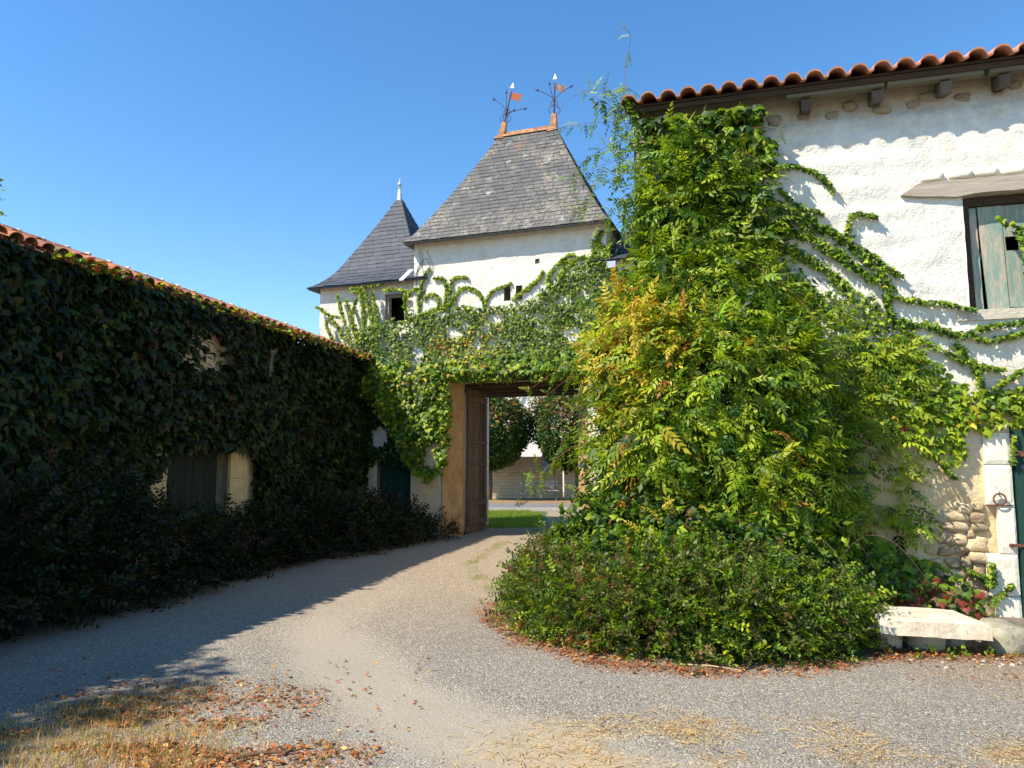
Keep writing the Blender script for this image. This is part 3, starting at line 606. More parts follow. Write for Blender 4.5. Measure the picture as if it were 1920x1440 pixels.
# rubble stones under the eaves and by the door
b0 = random.Random(3)
for i in range(0, 26):
    if i % 5 in (1, 4): continue
    u = -2.75 + i * .17 + b0.uniform(-.02, .02); b = MB(); zt = 5.70 + b0.uniform(-.03, .05)
    b.rock(u, .045 + b0.uniform(0, .03), zt + b0.uniform(.03, .09), .08 + b0.uniform(-.035, .03), .05, .05 + b0.uniform(-.02, .02), i, 2, .25, .3); b.build('rubble_stone', STONE_BROWN, BN, True)
cells = [(-.30, 1.14, .05, .05), (-.42, 1.13, .10, .05), (-.32, 1.03, .085, .05), (-.33, .92, .085, .05), (-.53, 1.04, .12, .065), (-.55, .93, .12, .045), (-.70, 1.02, .09, .07), (-.485, .80, .065, .06), (-.62, .80, .075, .07), (-.38, .85, .04, .035), (-.335, .75, .105, .075), (-.76, .84, .085, .06),
         (-.50, .68, .07, .045), (-.64, .66, .08, .05), (-.80, .68, .08, .055), (-.34, .61, .075, .05), (-.47, .57, .06, .055), (-.60, .54, .075, .055), (-.75, .53, .085, .055), (-.33, .48, .06, .065), (-.44, .45, .045, .06), (-.55, .42, .08, .05), (-.70, .40, .085, .06), (-.36, .34, .08, .06), (-.52, .30, .09, .06), (-.70, .27, .09, .06), (-.36, .22, .08, .05)]
for i, (u, z, ru, rz) in enumerate(cells):
    b = MB(); b.rock(u + random.uniform(-.012, .012), .062 + random.uniform(-.012, .012), z + random.uniform(-.012, .012), ru * random.uniform(1.0, 1.22), .062, rz * random.uniform(.95, 1.2), 100 + i, 3, .28, .30); b.build('rubble_stone', STONE_BUFF, BN, True)
for i, (u0, u1, z0, z1) in enumerate(((-.24, .015, 1.60, 1.93), (-.245, .012, 1.17, 1.592), (-.145, .016, .66, 1.162), (-.27, .012, .22, .652), (-.22, .014, -.05, .212))):
    n = 9; b = MB(); us = np.linspace(u0, u1, n); zs = np.linspace(z0, z1, n); k0 = len(b.v)
    for z in zs:
        for u in us:
            e = min(u - u0, u1 - u, z - z0, z1 - z); b.v.append((u, -.034 - min(e, .012) * .9 + (fbm(u, z, 9, i) - .5) * .012, z))
    for r in range(n - 1):
        for c_ in range(n - 1): a = r * n + c_; b.f.append((a, a + 1, a + n + 1, a + n))
    for (a, c_) in [((u0, z0), (u1, z0)), ((u1, z0), (u1, z1)), ((u1, z1), (u0, z1)), ((u0, z1), (u0, z0))]:
        b.quad((a[0], -.030, a[1]), (c_[0], -.030, c_[1]), (c_[0], .05, c_[1]), (a[0], .05, a[1]))
    b.build('quoin_stone', STONE_PALE, BN, False)
# window of the hayloft
b = MB(); n = 14; pts_t = []; pts_b = []
for i in range(n + 1):
    u = -.90 + i * (2.6 / n); tz = 4.77 - .02 * math.exp(-i) * 6 * (i == 0) + random.uniform(-.006, .006); bz = 4.60 + (.055 if i == 0 else (.02 if i == 1 else (-.02 if i == 3 else 0))) + random.uniform(-.006, .004)
    pts_t.append((u, tz)); pts_b.append((u, bz))
for i in range(n):
    (ua, ta), (ub, tb), (_, ba), (_, bb) = pts_t[i], pts_t[i + 1], pts_b[i], pts_b[i + 1]
    b.quad((ua, -.05, ba), (ub, -.05, bb), (ub, -.05, tb), (ua, -.05, ta)); b.quad((ua, -.05, ta), (ub, -.05, tb), (ub, .06, tb), (ua, .06, ta)); b.quad((ua, .20, ba), (ub, .20, bb), (ub, -.05, bb), (ua, -.05, ba))
b.quad((-.90, .05, pts_b[0][1]), (-.90, -.05, pts_b[0][1]), (-.90, -.05, pts_t[0][1]), (-.90, .05, pts_t[0][1])); b.build('timber_lintel', W_GREY, BN)
for i in range(7):      # stones bedded over the lintel
    b = MB(); b.rock(-.55 + i * .27 + random.uniform(-.02, .02), .0, 4.835 + random.uniform(-.005, .01), .13, .045, .045, 60 + i, 1, .1, .55); b.build('rubble_stone', STONE_PALE, BN, True)
b = MB(); b.box(-.40, 1.2, -.025, .25, 3.17, 3.285, .006); b.build('window_sill', STONE_GREY, BN)
b = MB(); b.box(-.262, -.19, .10, .20, 3.30, 4.59, .003); b.box(-.19, 1.09, .10, .20, 4.50, 4.59, .003); b.build('window_frame', W_DARK, BN)
sh = MB(); sh.box(-.18, 1.05, .21, .225, 3.9, 3.98); SH = sh.build('shutter', P_SHUT, BN)
def board(b_, pts, v, th):      # pts: 4 (u,z) counter clockwise
    b_.hexa([(pts[0][0], v, pts[0][1]), (pts[1][0], v, pts[1][1]), (pts[1][0], v + th, pts[1][1]), (pts[0][0], v + th, pts[0][1])], [(pts[3][0], v, pts[3][1]), (pts[2][0], v, pts[2][1]), (pts[2][0], v + th, pts[2][1]), (pts[3][0], v + th, pts[3][1])])
b = MB(); board(b, [(-.165, 3.31), (-.09, 3.31), (-.105, 4.49), (-.185, 4.49)], .15, .025); b.build('plank', P_SHUT, SH)
b = MB(); board(b, [(-.045, 3.31), (.155, 3.315), (.135, 4.49), (-.095, 4.49)], .135, .028); b.build('plank', P_SHUT, SH)
b = MB(); board(b, [(.162, 3.33), (.40, 3.32), (.395, 3.97), (.150, 3.97)], .145, .028); board(b, [(.142, 4.13), (.39, 4.13), (.38, 4.49), (.138, 4.49)], .145, .028); board(b, [(.147, 3.97), (.168, 3.97), (.163, 4.13), (.142, 4.13)], .145, .028); board(b, [(.30, 3.97), (.395, 3.97), (.39, 4.13), (.30, 4.13)], .145, .028); b.build('plank', P_SHUT, SH)
for k in range(3):
    b = MB(); u = .41 + k * .225; board(b, [(u, 3.32), (u + .215, 3.32), (u + .21, 4.49), (u - .01, 4.49)], .14 + .006 * k, .028); b.build('plank', P_SHUT, SH)
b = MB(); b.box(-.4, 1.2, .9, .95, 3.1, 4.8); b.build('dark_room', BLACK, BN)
# door on the right edge
dr = MB(); dr.box(.03, .10, -.01, .06, 0, 2.0, .002); DR = dr.build('door', P_TEAL, BN)
planks(DR, 'plank', .035, 1.23, -.055, .03, 1.97, 6, .035, P_TEAL, .012, .004)
b = MB(); b.box(-.06, .75, -.075, -.062, .735, .765); b.rock(-.05, -.055, .75, .02, .03, .02, 5, 1); b.build('strap_hinge', IRON, DR)
b = MB(); b.box(.02, .75, -.072, -.062, 1.68, 1.74); b.build('strap_hinge', IRON, DR)
b = MB(); b.box(.03, 1.25, -.03, .01, .0, .42, .003); b.build('kick_board', P_TEAL, DR)
# eave: sloping roof of tiles, gutter board, rafter ends
sl = math.tan(R(17)); EV = -.42; EZ = 6.00
zroof = lambda v: EZ + (v - EV) * sl
b = MB(); b.hexa([(-4.0, EV + .14, zroof(EV + .14) - .05), (6.1, EV + .14, zroof(EV + .14) - .05), (6.1, 7.2, zroof(7.2) - .05), (-4.0, 7.2, zroof(7.2) - .05)], [(-4.0, EV + .14, zroof(EV + .14) - .02), (6.1, EV + .14, zroof(EV + .14) - .02), (6.1, 7.2, zroof(7.2) - .02), (-4.0, 7.2, zroof(7.2) - .02)]); RB = b.build('roof', W_DARK, BN)
b = MB(); b.box(-4.0, 6.1, EV + .145, EV + .165, 5.925, 5.985, .002); b.build('fascia_board', W_DARK, BN)
for (ua, ub) in ((-2.1, -1.05), (-1.02, -.05), (.0, 1.2)):
    b = MB(); b.box(ua, ub, EV + .17, EV + .27, 5.88, 5.925, .003); b.build('gutter_board', P_GUT, BN)
for u in [-3.6, -2.7, -1.88, -1.12, -.42, .16, .9, 1.8, 2.7, 3.6, 4.5]:
    b = MB(); a = random.uniform(-.02, .02); w = .055; b.hexa([(u - w, EV + .20, 5.72), (u + w, EV + .20, 5.72), (u + w, .1, 5.80), (u - w, .1, 5.80)], [(u - w, EV + .20 + a, 5.86), (u + w, EV + .20, 5.86), (u + w, .1, 5.97), (u - w, .1, 5.97)]); b.build('rafter_end', W_RAFTER, BN)
PITCH_T = .236
def stile_mesh():
    m_ = MB(); n = 16; W = PITCH_T; Lt = .44; th = .020
    def prof(x):       # a convex roll then a shallow channel
        if x < .78: return .078 * max(0, 1 - (2 * x / .78 - 1) ** 2) ** .62
        return -.008 * math.sin(math.pi * (x - .78) / .22)
    for s in range(n):
        x0, x1 = s / n, (s + 1) / n; xe0, xe1 = x0 * W - .004, x1 * W + (.010 if s == n - 1 else 0) - .004; h0, h1 = prof(x0), prof(x1)
        m_.hexa([(xe0, 0, h0), (xe1, 0, h1), (xe1, Lt, h1 - .012), (xe0, Lt, h0 - .012)], [(xe0, 0, h0 + th), (xe1, 0, h1 + th), (xe1, Lt, h1 + th - .012), (xe0, Lt, h0 + th - .012)])
    me = bpy.data.meshes.new('roof_tile'); me.from_pydata(m_.v, [], m_.f); me.update(); return me
TM = stile_mesh(); TM.materials.append(TILE_R); tv = np.zeros(len(TM.vertices) * 3); TM.vertices.foreach_get('co', tv); tv = tv.reshape(-1, 3); tf = [tuple(p.vertices) for p in TM.polygons]
rv = []; rf = []
for c_ in range(21):
    for k in range(42):
        u = -4.02 + k * PITCH_T; v = EV + c_ * .37
        if v > 6.9: continue
        if c_ < 2 and u < .6:
            o = bpy.data.objects.new('roof_tile', TM); C.objects.link(o); o.parent = RB; o.location = (u, v + random.uniform(-.006, .006), zroof(v) + random.uniform(-.002, .003)); o.rotation_euler = (math.atan(sl), 0, random.uniform(-.006, .006))
        else:
            ca, sa = math.cos(math.atan(sl)), math.sin(math.atan(sl)); n0 = len(rv); q = tv
            rv += [(u + p[0], v + p[1] * ca - p[2] * sa, zroof(v) + p[1] * sa + p[2] * ca) for p in q]; rf += [tuple(n0 + i for i in f) for f in tf]
me = bpy.data.meshes.new('roof_tiles'); me.from_pydata(rv, [], rf); me.update(); tag(finish('roof_tiles', me, TILE_R, RB), kind='stuff')
# iron ring on the quoin
rg = thing('iron_ring', 'rusty iron tethering ring hanging on the pale quoin beside the green door', 'ring', tuple(B.w([-.135, -.075, 1.25])), B.rot)
b = MB(); b.tube([(.058 * math.cos(a), -.012, -.02 + .058 * math.sin(a)) for a in np.linspace(0, 2 * math.pi, 25)], .009, 6, False); b.build('ring', IRON, rg, True)
b = MB(); b.tube([(0, .05, .04), (0, -.01, .035), (0, -.03, .045), (0, -.02, .06)], .008, 6); b.box(-.105, .135, .022, .036, -.092, -.080); b.build('staple', IRON, rg)

# slab bench and boulder
sb = thing('stone_bench', 'low worn stone slab seat resting on blocks under the green door wall', 'stone bench', tuple(B.w([-1.80 + .0, -1.42, 0])), B.rot)
P0 = np.array([3.57, 6.72, 0]); sb.location = tuple(P0); sb.rotation_euler = (0, 0, R(-7))
b = MB(); nx, ny = 22, 10
def slab_v(i, j, top):
    x = -.44 + .88 * i / nx; y = -.30 + .60 * j / ny; e = .05 * (fbm(x, y * 0, 3.5, 3) - .5)
    if j == 0: y += e - .02 * (not top)
    if i == 0: x += .03 * math.sin(j); 
    if i == nx: x += -.05 * (j > 5) * (j - 5) / 5
    z = .290 - .03 * x + .012 * (fbm(x, y, 5, 2) - .5) + .012 * math.cos(x * 3) if top else .165 - .03 * x + .05 * (fbm(x, y, 4, 8) - .5) + (.03 * max(0, -x - .2))
    if top and j == 0: z -= .02
    if top and i in (0, nx): z -= .012
    return (x, y, z)
for i in range(nx + 1):
    for j in range(ny + 1): b.v.append(slab_v(i, j, True)); 
n1_ = len(b.v)
for i in range(nx + 1):
    for j in range(ny + 1): b.v.append(slab_v(i, j, False))
I = lambda i, j, o=0: o + i * (ny + 1) + j
for i in range(nx):
    for j in range(ny): b.f.append((I(i, j), I(i + 1, j), I(i + 1, j + 1), I(i, j + 1))); b.f.append((I(i, j + 1, n1_), I(i + 1, j + 1, n1_), I(i + 1, j, n1_), I(i, j, n1_)))
for i in range(nx): b.f.append((I(i, 0, n1_), I(i + 1, 0, n1_), I(i + 1, 0), I(i, 0))); b.f.append((I(i + 1, ny, n1_), I(i, ny, n1_), I(i, ny), I(i + 1, ny)))
for j in range(ny): b.f.append((I(0, j + 1, n1_), I(0, j, n1_), I(0, j), I(0, j + 1))); b.f.append((I(nx, j, n1_), I(nx, j + 1, n1_), I(nx, j + 1), I(nx, j)))
b.build('slab', STONE_PINK, sb)
for i, (x, y, rx, rz) in enumerate(((-.26, .02, .12, .12), (.04, -.02, .14, .13), (-.36, .12, .08, .12), (.33, .16, .09, .11))):
    b = MB(); b.rock(x, y + .05, .07, rx, .17, rz * .8, 30 + i, 2, .16, .45); b.build('support_stone', STONE_GREY, sb, True)
b = MB(); b.rock(0, 0, .09, .19, .19, .16, 77, 3, .14, .4); bo = b.build('boulder', STONE_MOSS, None, True); bo.location = (4.27, 6.66, 0); tag(bo, 'rounded grey boulder lying at the right end of the stone slab seat', 'boulder')
for i in range(22):
    x = random.uniform(3.2, 4.7); y = random.uniform(6.05, 6.42); r_ = random.uniform(.010, .028); b = MB(); b.rock(0, 0, .2 * r_, r_, r_ * .8, r_ * .6, 200 + i, 1, .15, .4)
    o = b.build('loose_stone', STONE_CHIP, None, True); o.location = (x, y, float(gz(x, y))); tag(o, 'small pale stone chip on the dirt in front of the slab seat', 'stone', 'stone chips in front of the slab seat')

# ------------------------------------------------------------------ left wing
WG = root(L, 'wing_building', 'long low left building smothered in creeper under an orange barrel tile roof', 'building')
# L frame: u towards the camera, v into the court (so the building lies at negative v)
ZL = 3.95; UE = 20.0
DL = (4.95, 6.47, -.05, 1.86); WL = (3.78, 4.15, 3.2, 3.72)
def flip_panel():
    t = thing('tmp', 'x', 'x'); o = wall_panel('front_wall', -UE, .3, -.05, ZL, [(-DL[1], -DL[0], DL[2], DL[3]), (-WL[1], -WL[0], WL[2], WL[3])], .3, WALL_L, None, res=.12, amp=.018, seed=70)
    bpy.data.objects.remove(t); return o
fw = flip_panel(); me = fw.data; co = np.zeros(len(me.vertices) * 3); me.vertices.foreach_get('co', co); co = co.reshape(-1, 3); co[:, 0] *= -1; co[:, 1] *= -1; me.vertices.foreach_set('co', co.ravel()); me.update(); fw.parent = WG
b = MB(); DPT = 3.4
b.quad((UE, 0, -.05), (UE, -DPT, -.05), (UE, -DPT, ZL), (UE, 0, ZL)); b.quad((-.3, -DPT, -.05), (-.3, 0, -.05), (-.3, 0, ZL), (-.3, -DPT, ZL)); b.quad((UE, -DPT, -.05), (-.3, -DPT, -.05), (-.3, -DPT, ZL), (UE, -DPT, ZL)); b.build('side_wall', WALL_L, WG)
sL = .37; zr = lambda v: 4.04 - (v - .22) * sL if v > -1.65 else 4.04 + 1.87 * sL - (-1.65 - v) * sL
b = MB()
b.hexa([(-.35, .20, zr(.20) - .05), (UE, .20, zr(.20) - .05), (UE, -1.65, zr(-1.65) - .05), (-.35, -1.65, zr(-1.65) - .05)], [(-.35, .20, zr(.20) - .02), (UE, .20, zr(.20) - .02), (UE, -1.65, zr(-1.65) - .02), (-.35, -1.65, zr(-1.65) - .02)])
b.hexa([(-.35, -1.65, zr(-1.65) - .05), (UE, -1.65, zr(-1.65) - .05), (UE, -3.6, zr(-3.6) - .05), (-.35, -3.6, zr(-3.6) - .05)], [(-.35, -1.65, zr(-1.65) - .02), (UE, -1.65, zr(-1.65) - .02), (UE, -3.6, zr(-3.6) - .02), (-.35, -3.6, zr(-3.6) - .02)])
RL = b.build('roof', W_DARK, WG)
def barrel(r0, r1, Lt, th=.012, n=7, concave=False):
    m_ = MB()
    for s in range(n):
        a0, a1 = math.pi * s / n, math.pi * (s + 1) / n; sg = -1 if concave else 1
        f = lambda a, r, y: (-r * math.cos(a), y, sg * r * math.sin(a) * .8)
        m_.hexa([f(a0, r0, 0), f(a1, r0, 0), f(a1, r1, Lt), f(a0, r1, Lt)], [f(a0, r0 + th, 0), f(a1, r0 + th, 0), f(a1, r1 + th, Lt), f(a0, r1 + th, Lt)])
    return m_
bm_ = barrel(.082, .066, .44); CT = bpy.data.meshes.new('barrel_tile'); CT.from_pydata(bm_.v, [], bm_.f); CT.update(); CT.materials.append(TILE_L)
cm_ = barrel(.075, .065, .44, .012, 4, True); rv = []; rf = []; ang = math.atan(sL); cnt = 0
def put(vlist, u, v, z, back, rz=0.0):
    ca, sa = math.cos(ang), math.sin(ang); n0 = len(rv)
    for p in vlist.v:
        x, y, zz_ = p[0] + p[1] * rz, p[1], p[2]
        if not back: rv.append((u - x, v - (y * ca - zz_ * sa), z + y * sa + zz_ * ca))
        else: rv.append((u + x, v + (y * ca - zz_ * sa), z + y * sa + zz_ * ca))
    rf.extend(tuple(n0 + i for i in f) for f in vlist.f)
for c_ in range(5):
    v = .26 - c_ * .375
    u = -.25
    while u < UE - .2:
        zz_ = zr(min(v, .22)) + (0 if v <= .22 else -(v - .22) * sL)
        if u < 10.0:
            cnt += 1
            if cnt <= 300:
                o = bpy.data.objects.new('barrel_tile', CT); C.objects.link(o); o.parent = RL; o.location = (u + random.uniform(-.01, .01), v + random.uniform(-.02, .02), zz_ + .035 + random.uniform(0, .015)); o.rotation_euler = (ang + random.uniform(-.02, .02), random.uniform(-.04, .04), math.pi + random.uniform(-.04, .04))
            else: put(bm_, u, v, zz_ + .04, False, random.uniform(-.04, .04))
        else: put(bm_, u, v, zz_ + .04, False)
        put(cm_, u + .105, v + .01, zz_ + .03, False); u += .21
for c_ in range(5):
    v = -3.55 + c_ * .375; u = -.25
    while u < UE - .2: put(bm_, u, v, zr(v) + .04, True); u += .21
me = bpy.data.meshes.new('barrel_tiles'); me.from_pydata(rv, [], rf); me.update(); tag(finish('barrel_tiles', me, TILE_L, RL), kind='stuff')
rd = barrel(.125, .112, .46, .014, 8)
RM = bpy.data.meshes.new('ridge_tile'); RM.from_pydata(rd.v, [], rd.f); RM.update(); RM.materials.append(TILE_RIDGE)
MORT = plain('lime_mortar', (.66, .58, .50), .9, 0, 1)
u = -.3
while u < 12:
    o = bpy.data.objects.new('ridge_tile', RM); C.objects.link(o); o.parent = RL; o.location = (u, -1.65, zr(-1.65) + .01 + random.uniform(0, .006)); o.rotation_euler = (0, 0, math.pi / 2 + math.pi + random.uniform(-.01, .01)); u += .42
    b = MB(); b.rock(u, -1.65, zr(-1.65) + .09, .035, .11, .045, int(u * 10), 1, .2, .2); b.build('mortar_joint', MORT, RL, True)
b = MB(); b.box(DL[0] + .005, DL[1] - .005, -.22, -.20, 0, 1.85); dd = b.build('door', P_DOORL, WG)
planks(dd, 'plank', DL[0] + .06, DL[1] - .06, -.19, .02, 1.84, 9, .03, P_DOORL, .012)
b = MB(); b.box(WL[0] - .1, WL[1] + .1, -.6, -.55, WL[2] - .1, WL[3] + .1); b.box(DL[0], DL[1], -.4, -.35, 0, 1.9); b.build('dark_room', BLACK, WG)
for i, (u0, u1) in enumerate(((4.42, 4.94), (6.48, 6.98))):
    for k, (z0, z1) in enumerate(((.35, .86), (.87, 1.36), (1.37, 1.88))):
        b = MB(); dl = .0 if (k + i) % 2 else .1; b.box(u0 + (dl if i == 0 else 0), u1 - (0 if i == 0 else dl), -.05, .045, z0, z1, .006); b.build('quoin_stone', stone_mat('cream_jamb_stone', (.44, .34, .17), (.62, .52, .30), .008, 5, .1) if (i, k) == (0, 0) else bpy.data.materials['cream_jamb_stone'], WG)

# ------------------------------------------------------------------ the court seen through the gate
fh = thing('far_house', 'tall cream rendered house wall seen behind the clipped trees through the gate', 'house', (2.5, 44, 0), R(-6))
b = MB(); b.box(-6.5, 8, 0, 8, -.05, 7.2); b.build('wall', plain('cream_render', (.78, .72, .66), .9, 0, 1, (.70, .64, .57), 2), fh)
b = MB(); b.hexa([(-6.8, -.4, 7.15), (8.3, -.4, 7.15), (8.3, 8.4, 7.15), (-6.8, 8.4, 7.15)], [(-6.8, 3.9, 8.6), (8.3, 3.9, 8.6), (8.3, 4.1, 8.6), (-6.8, 4.1, 8.6)]); b.build('roof', TILE_L, fh)
p1 = [spot(980, 728, 43.9), spot(975, 745, 43.9), spot(958, 758, 43.9), spot(955, 800, 43.9), spot(955, 905, 43.9)]
lp = [(float(q[0]) - 2.5, -.12 - .1 * 0 + (float(q[0]) - 2.5) * 0, float(q[2])) for q in p1]
b = MB(); b.tube(lp, .055, 8); b.build('drain_pipe', PIPE, fh, True)
def brick_wall_mat():
    m = M('far_coursed_stone'); t = m.n('ShaderNodeTexBrick'); mp = m.n('ShaderNodeMapping'); m.l(m.pos(), mp.inputs[0]); mp.inputs['Rotation'].default_value = (R(90), 0, 0); m.l(mp.outputs[0], t.inputs[0])
    t.inputs['Scale'].default_value = 1.0; t.inputs['Brick Width'].default_value = .34; t.inputs['Row Height'].default_value = .15; t.inputs['Mortar Size'].default_value = .012
    t.inputs['Color1'].default_value = (.60, .50, .36, 1); t.inputs['Color2'].default_value = (.48, .38, .26, 1); t.inputs['Mortar'].default_value = (.28, .22, .15, 1)
    c = m.mix(m.math('MULTIPLY', m.noise(5, 5, .7), .6), t.outputs['Color'], (.70, .60, .44)); return m.out(c, m.bump(t.outputs['Fac'], .02, -1.0), .95)
FB = brick_wall_mat()
b = MB(); b.box(-3.5, 2.0, 35.4, 35.8, -.05, 1.95, .01); fw2 = b.build('boundary_wall', FB); tag(fw2, 'coursed tan stone wall in tree shade behind the park bench', 'wall')
b = MB(); b.box(2.02, 2.36, 35.1, 35.82, -.05, 2.3, .01); b.box(1.98, 2.40, 35.05, 35.86, 2.3, 2.4); fp = b.build('gate_pier', STONE_BUFF); tag(fp, 'narrow buff stone pier at the right end of the tan court wall', 'pier')
b = MB(); b.box(2.42, 8.0, 34.6, 35.0, -.05, 1.95, .01); fw3 = b.build('boundary_wall', FB); tag(fw3, 'sunlit buff stone wall right of the narrow pier beyond the gate', 'wall')
b = MB(); b.box(1.42, 1.78, 35.30, 35.36, 1.25, 1.75); fs = b.build('enamel_sign', plain('pale_blue_enamel', (.55, .66, .78), .4, 0, 0, (.10, .22, .42), 9)); tag(fs, 'small pale blue sign fixed on the court wall above the bench', 'sign')
pb = thing('park_bench', 'slatted park bench with teal metal legs in front of the court wall', 'bench', (1.22, 33.5, 0), R(-2))
for z, y in ((.42, -.12), (.43, .03)):
    b = MB(); b.box(-.83, .83, y - .055, y + .055, z, z + .035, .002); b.build('seat_slat', BENCH_W, pb)
for z in (.60, .76):
    b = MB(); b.box(-.83, .83, .17 + (z - .6) * .3, .20 + (z - .6) * .3, z, z + .11, .002); b.build('backrest_slat', BENCH_W, pb)
for x in (-.72, 0, .72):
    b = MB(); b.tube([(x, -.15, 0), (x, -.15, .42), (x, .1, .42)], .025, 6); b.tube([(x, .15, 0), (x, .13, .42), (x, .24, .87)], .025, 6); b.build('leg', TEAL_MET, pb)
kb = MB(); kb.box(-4, 6, 26.1, 26.2, -.02, .09, .002); tag(kb.build('kerb', STONE_GREY), kind='structure')

# ------------------------------------------------------------------ leaves
def unit(v): return v / np.maximum(np.linalg.norm(v, axis=-1, keepdims=True), 1e-9)
def T_ivy():     # three-lobed creeper leaf, stalk at the origin, tip towards +y, cupped
    v = np.array([(0, 0, 0), (-.34, .02, -.02), (-.52, .34, -.07), (-.24, .46, .02), (0, 1.0, -.10), (.24, .46, .02), (.52, .34, -.07), (.34, .02, -.02), (0, .36, .08)], float)
    f = [(8, 0, 7), (8, 7, 6), (8, 6, 5), (8, 5, 4), (8, 4, 3), (8, 3, 2), (8, 2, 1), (8, 1, 0)]; return v, f
def T_oval():
    v = np.array([(0, 0, 0), (-.30, .45, -.05), (0, 1, -.04), (.30, .45, -.05), (0, .5, .05)], float); return v, [(4, 0, 3), (4, 3, 2), (4, 2, 1), (4, 1, 0)]
def compose(parts):
    V = []; F = []; n = 0
    for v, f in parts: V.append(v); F += [tuple(i + n for i in t) for t in f]; n += len(v)
    return np.concatenate(V), F
def xf(t, p, ang, s, sx=1.0, pitch=0.0, roll=0.0):
    v, f = t; v = v * np.array([s * sx, s, s]); c, sn = math.cos(roll), math.sin(roll); v = np.stack([v[:, 0] * c + v[:, 2] * sn, v[:, 1], -v[:, 0] * sn + v[:, 2] * c], 1)
    c, sn = math.cos(pitch), math.sin(pitch); v = np.stack([v[:, 0], v[:, 1] * c - v[:, 2] * sn, v[:, 1] * sn + v[:, 2] * c], 1)
    c, sn = math.cos(ang), math.sin(ang); v = np.stack([v[:, 0] * c + v[:, 1] * sn, -v[:, 0] * sn + v[:, 1] * c, v[:, 2]], 1); return v + np.array(p), f
def T_pinnate(n=5, seed=0):
    r_ = random.Random(seed); leaf = (np.array([(0, 0, 0), (-.17, .4, -.03), (0, 1, -.06), (.17, .4, -.03)], float), [(0, 3, 2), (0, 2, 1)]); parts = []; pts = []
    for i in range(n + 2):
        q = i / (n + 1); pts.append((0, q, .10 * math.sin(q * 2.2) - .22 * q * q))
    st = []
    for a, b_ in zip(pts[:-1], pts[1:]):
        st.append((np.array([(a[0] - .008, a[1], a[2]), (a[0] + .008, a[1], a[2]), (b_[0], b_[1], b_[2])], float), [(0, 1, 2)]))
    parts += st
    for i in range(1, n + 1):
        p = pts[i]
        for s in (-1, 1): parts.append(xf(leaf, p, s * (1.05 - .08 * i + r_.uniform(-.15, .15)), .36 * (1 - .05 * i) * r_.uniform(.85, 1.1), 1.0, -.15 - r_.uniform(0, .5), s * r_.uniform(-.5, .3)))
    parts.append(xf(leaf, pts[-1], r_.uniform(-.2, .2), .34, 1.1, -.4)); return compose(parts)
def T_trif(seed=0):
    r_ = random.Random(seed); o = T_oval(); return compose([xf(o, (0, .25, 0), 0, .75, 1.15, -.1), xf(o, (0, .25, 0), 1.15 + r_.uniform(-.2, .2), .6, 1.1, -.2, .3), xf(o, (0, .25, 0), -1.15 + r_.uniform(-.2, .2), .6, 1.1, -.2, -.3)])
def T_spray(seed=0, n=8):
    r_ = random.Random(seed); leaf = (np.array([(0, 0, 0), (-.30, .5, 0), (0, 1, 0), (.30, .5, 0)], float), [(0, 3, 2), (0, 2, 1)]); parts = []
    pts = [(.10 * math.sin(q * 2), q, .22 * math.sin(q * 1.6) - .18 * q * q) for q in np.linspace(0, 1, n)]
    for a, b_ in zip(pts[:-1], pts[1:]): parts.append((np.array([(a[0] - .008, a[1], a[2]), (a[0] + .008, a[1], a[2]), (b_[0], b_[1], b_[2])], float), [(0, 1, 2)]))
    for i, p in enumerate(pts[1:]):
        for s in (-1, 1): parts.append(xf(leaf, p, s * r_.uniform(.5, 1.3), .15 * r_.uniform(.7, 1.25), 1.1, r_.uniform(-.5, .5), s * r_.uniform(-.8, .8)))
    return compose(parts)
def T_blade():
    return np.array([(-.03, 0, 0), (.03, 0, 0), (-.02, .5, .03), (.02, .5, .03), (0, 1, -.05)], float), [(0, 1, 3), (0, 3, 2), (2, 3, 4)]
IVY = [T_ivy()]; OVAL = [T_oval()]; PIN = [T_pinnate(5, i) for i in range(4)]; TRI = [T_trif(i) for i in range(3)]; SPR = [T_spray(i) for i in range(4)]; BLADE = [T_blade()]
def leaves(name, tmpl, P, Td, N, S, col, parent, mat=None, kind='stuff', link=True):
    P = np.asarray(P); n = len(P)
    if n == 0: return
    Td = unit(Td); N = unit(N - (N * Td).sum(1, keepdims=True) * Td); X = np.cross(Td, N); S = np.broadcast_to(np.asarray(S, float), (n,))
    which = rng.integers(0, len(tmpl), n); VV = []; TT = []; CC = []; off = 0
    for k, (tv_, tf_) in enumerate(tmpl):
        s = which == k; m_ = int(s.sum())
        if not m_: continue
        w = P[s][:, None] + S[s][:, None, None] * (tv_[None, :, 0:1] * X[s][:, None] + tv_[None, :, 1:2] * Td[s][:, None] + tv_[None, :, 2:3] * N[s][:, None])
        VV.append(w.reshape(-1, 3)); TT.append((np.arange(m_)[:, None, None] * len(tv_) + np.array(tf_)[None]).reshape(-1, 3) + off); CC.append(np.repeat(col[s], len(tv_), 0)); off += m_ * len(tv_)
    me = tri_mesh(name, np.concatenate(VV), np.concatenate(TT), np.concatenate(CC))
    o = finish(name, me, mat or LEAF, parent)
    if kind: tag(o, kind=kind)
    return o
PAL = {'dark': (.022, .060, .012), 'mid': (.060, .125, .012), 'fresh': (.150, .245, .010), 'lime': (.30, .37, .016), 'yellow': (.52, .40, .03), 'orange': (.50, .20, .03), 'red': (.26, .045, .025), 'brown': (.16, .085, .035), 'olive': (.105, .125, .028), 'straw': (.56, .37, .13), 'rust': (.36, .11, .035)}
def pick(n, w, jit=.22):
    ks = list(w); p = np.array([w[k] for k in ks], float); p /= p.sum(); c = np.array([PAL[k] for k in ks]); i = rng.choice(len(ks), n, p=p)
    return c[i] * (1 + rng.normal(0, jit, (n, 1))).clip(.45, 1.8)
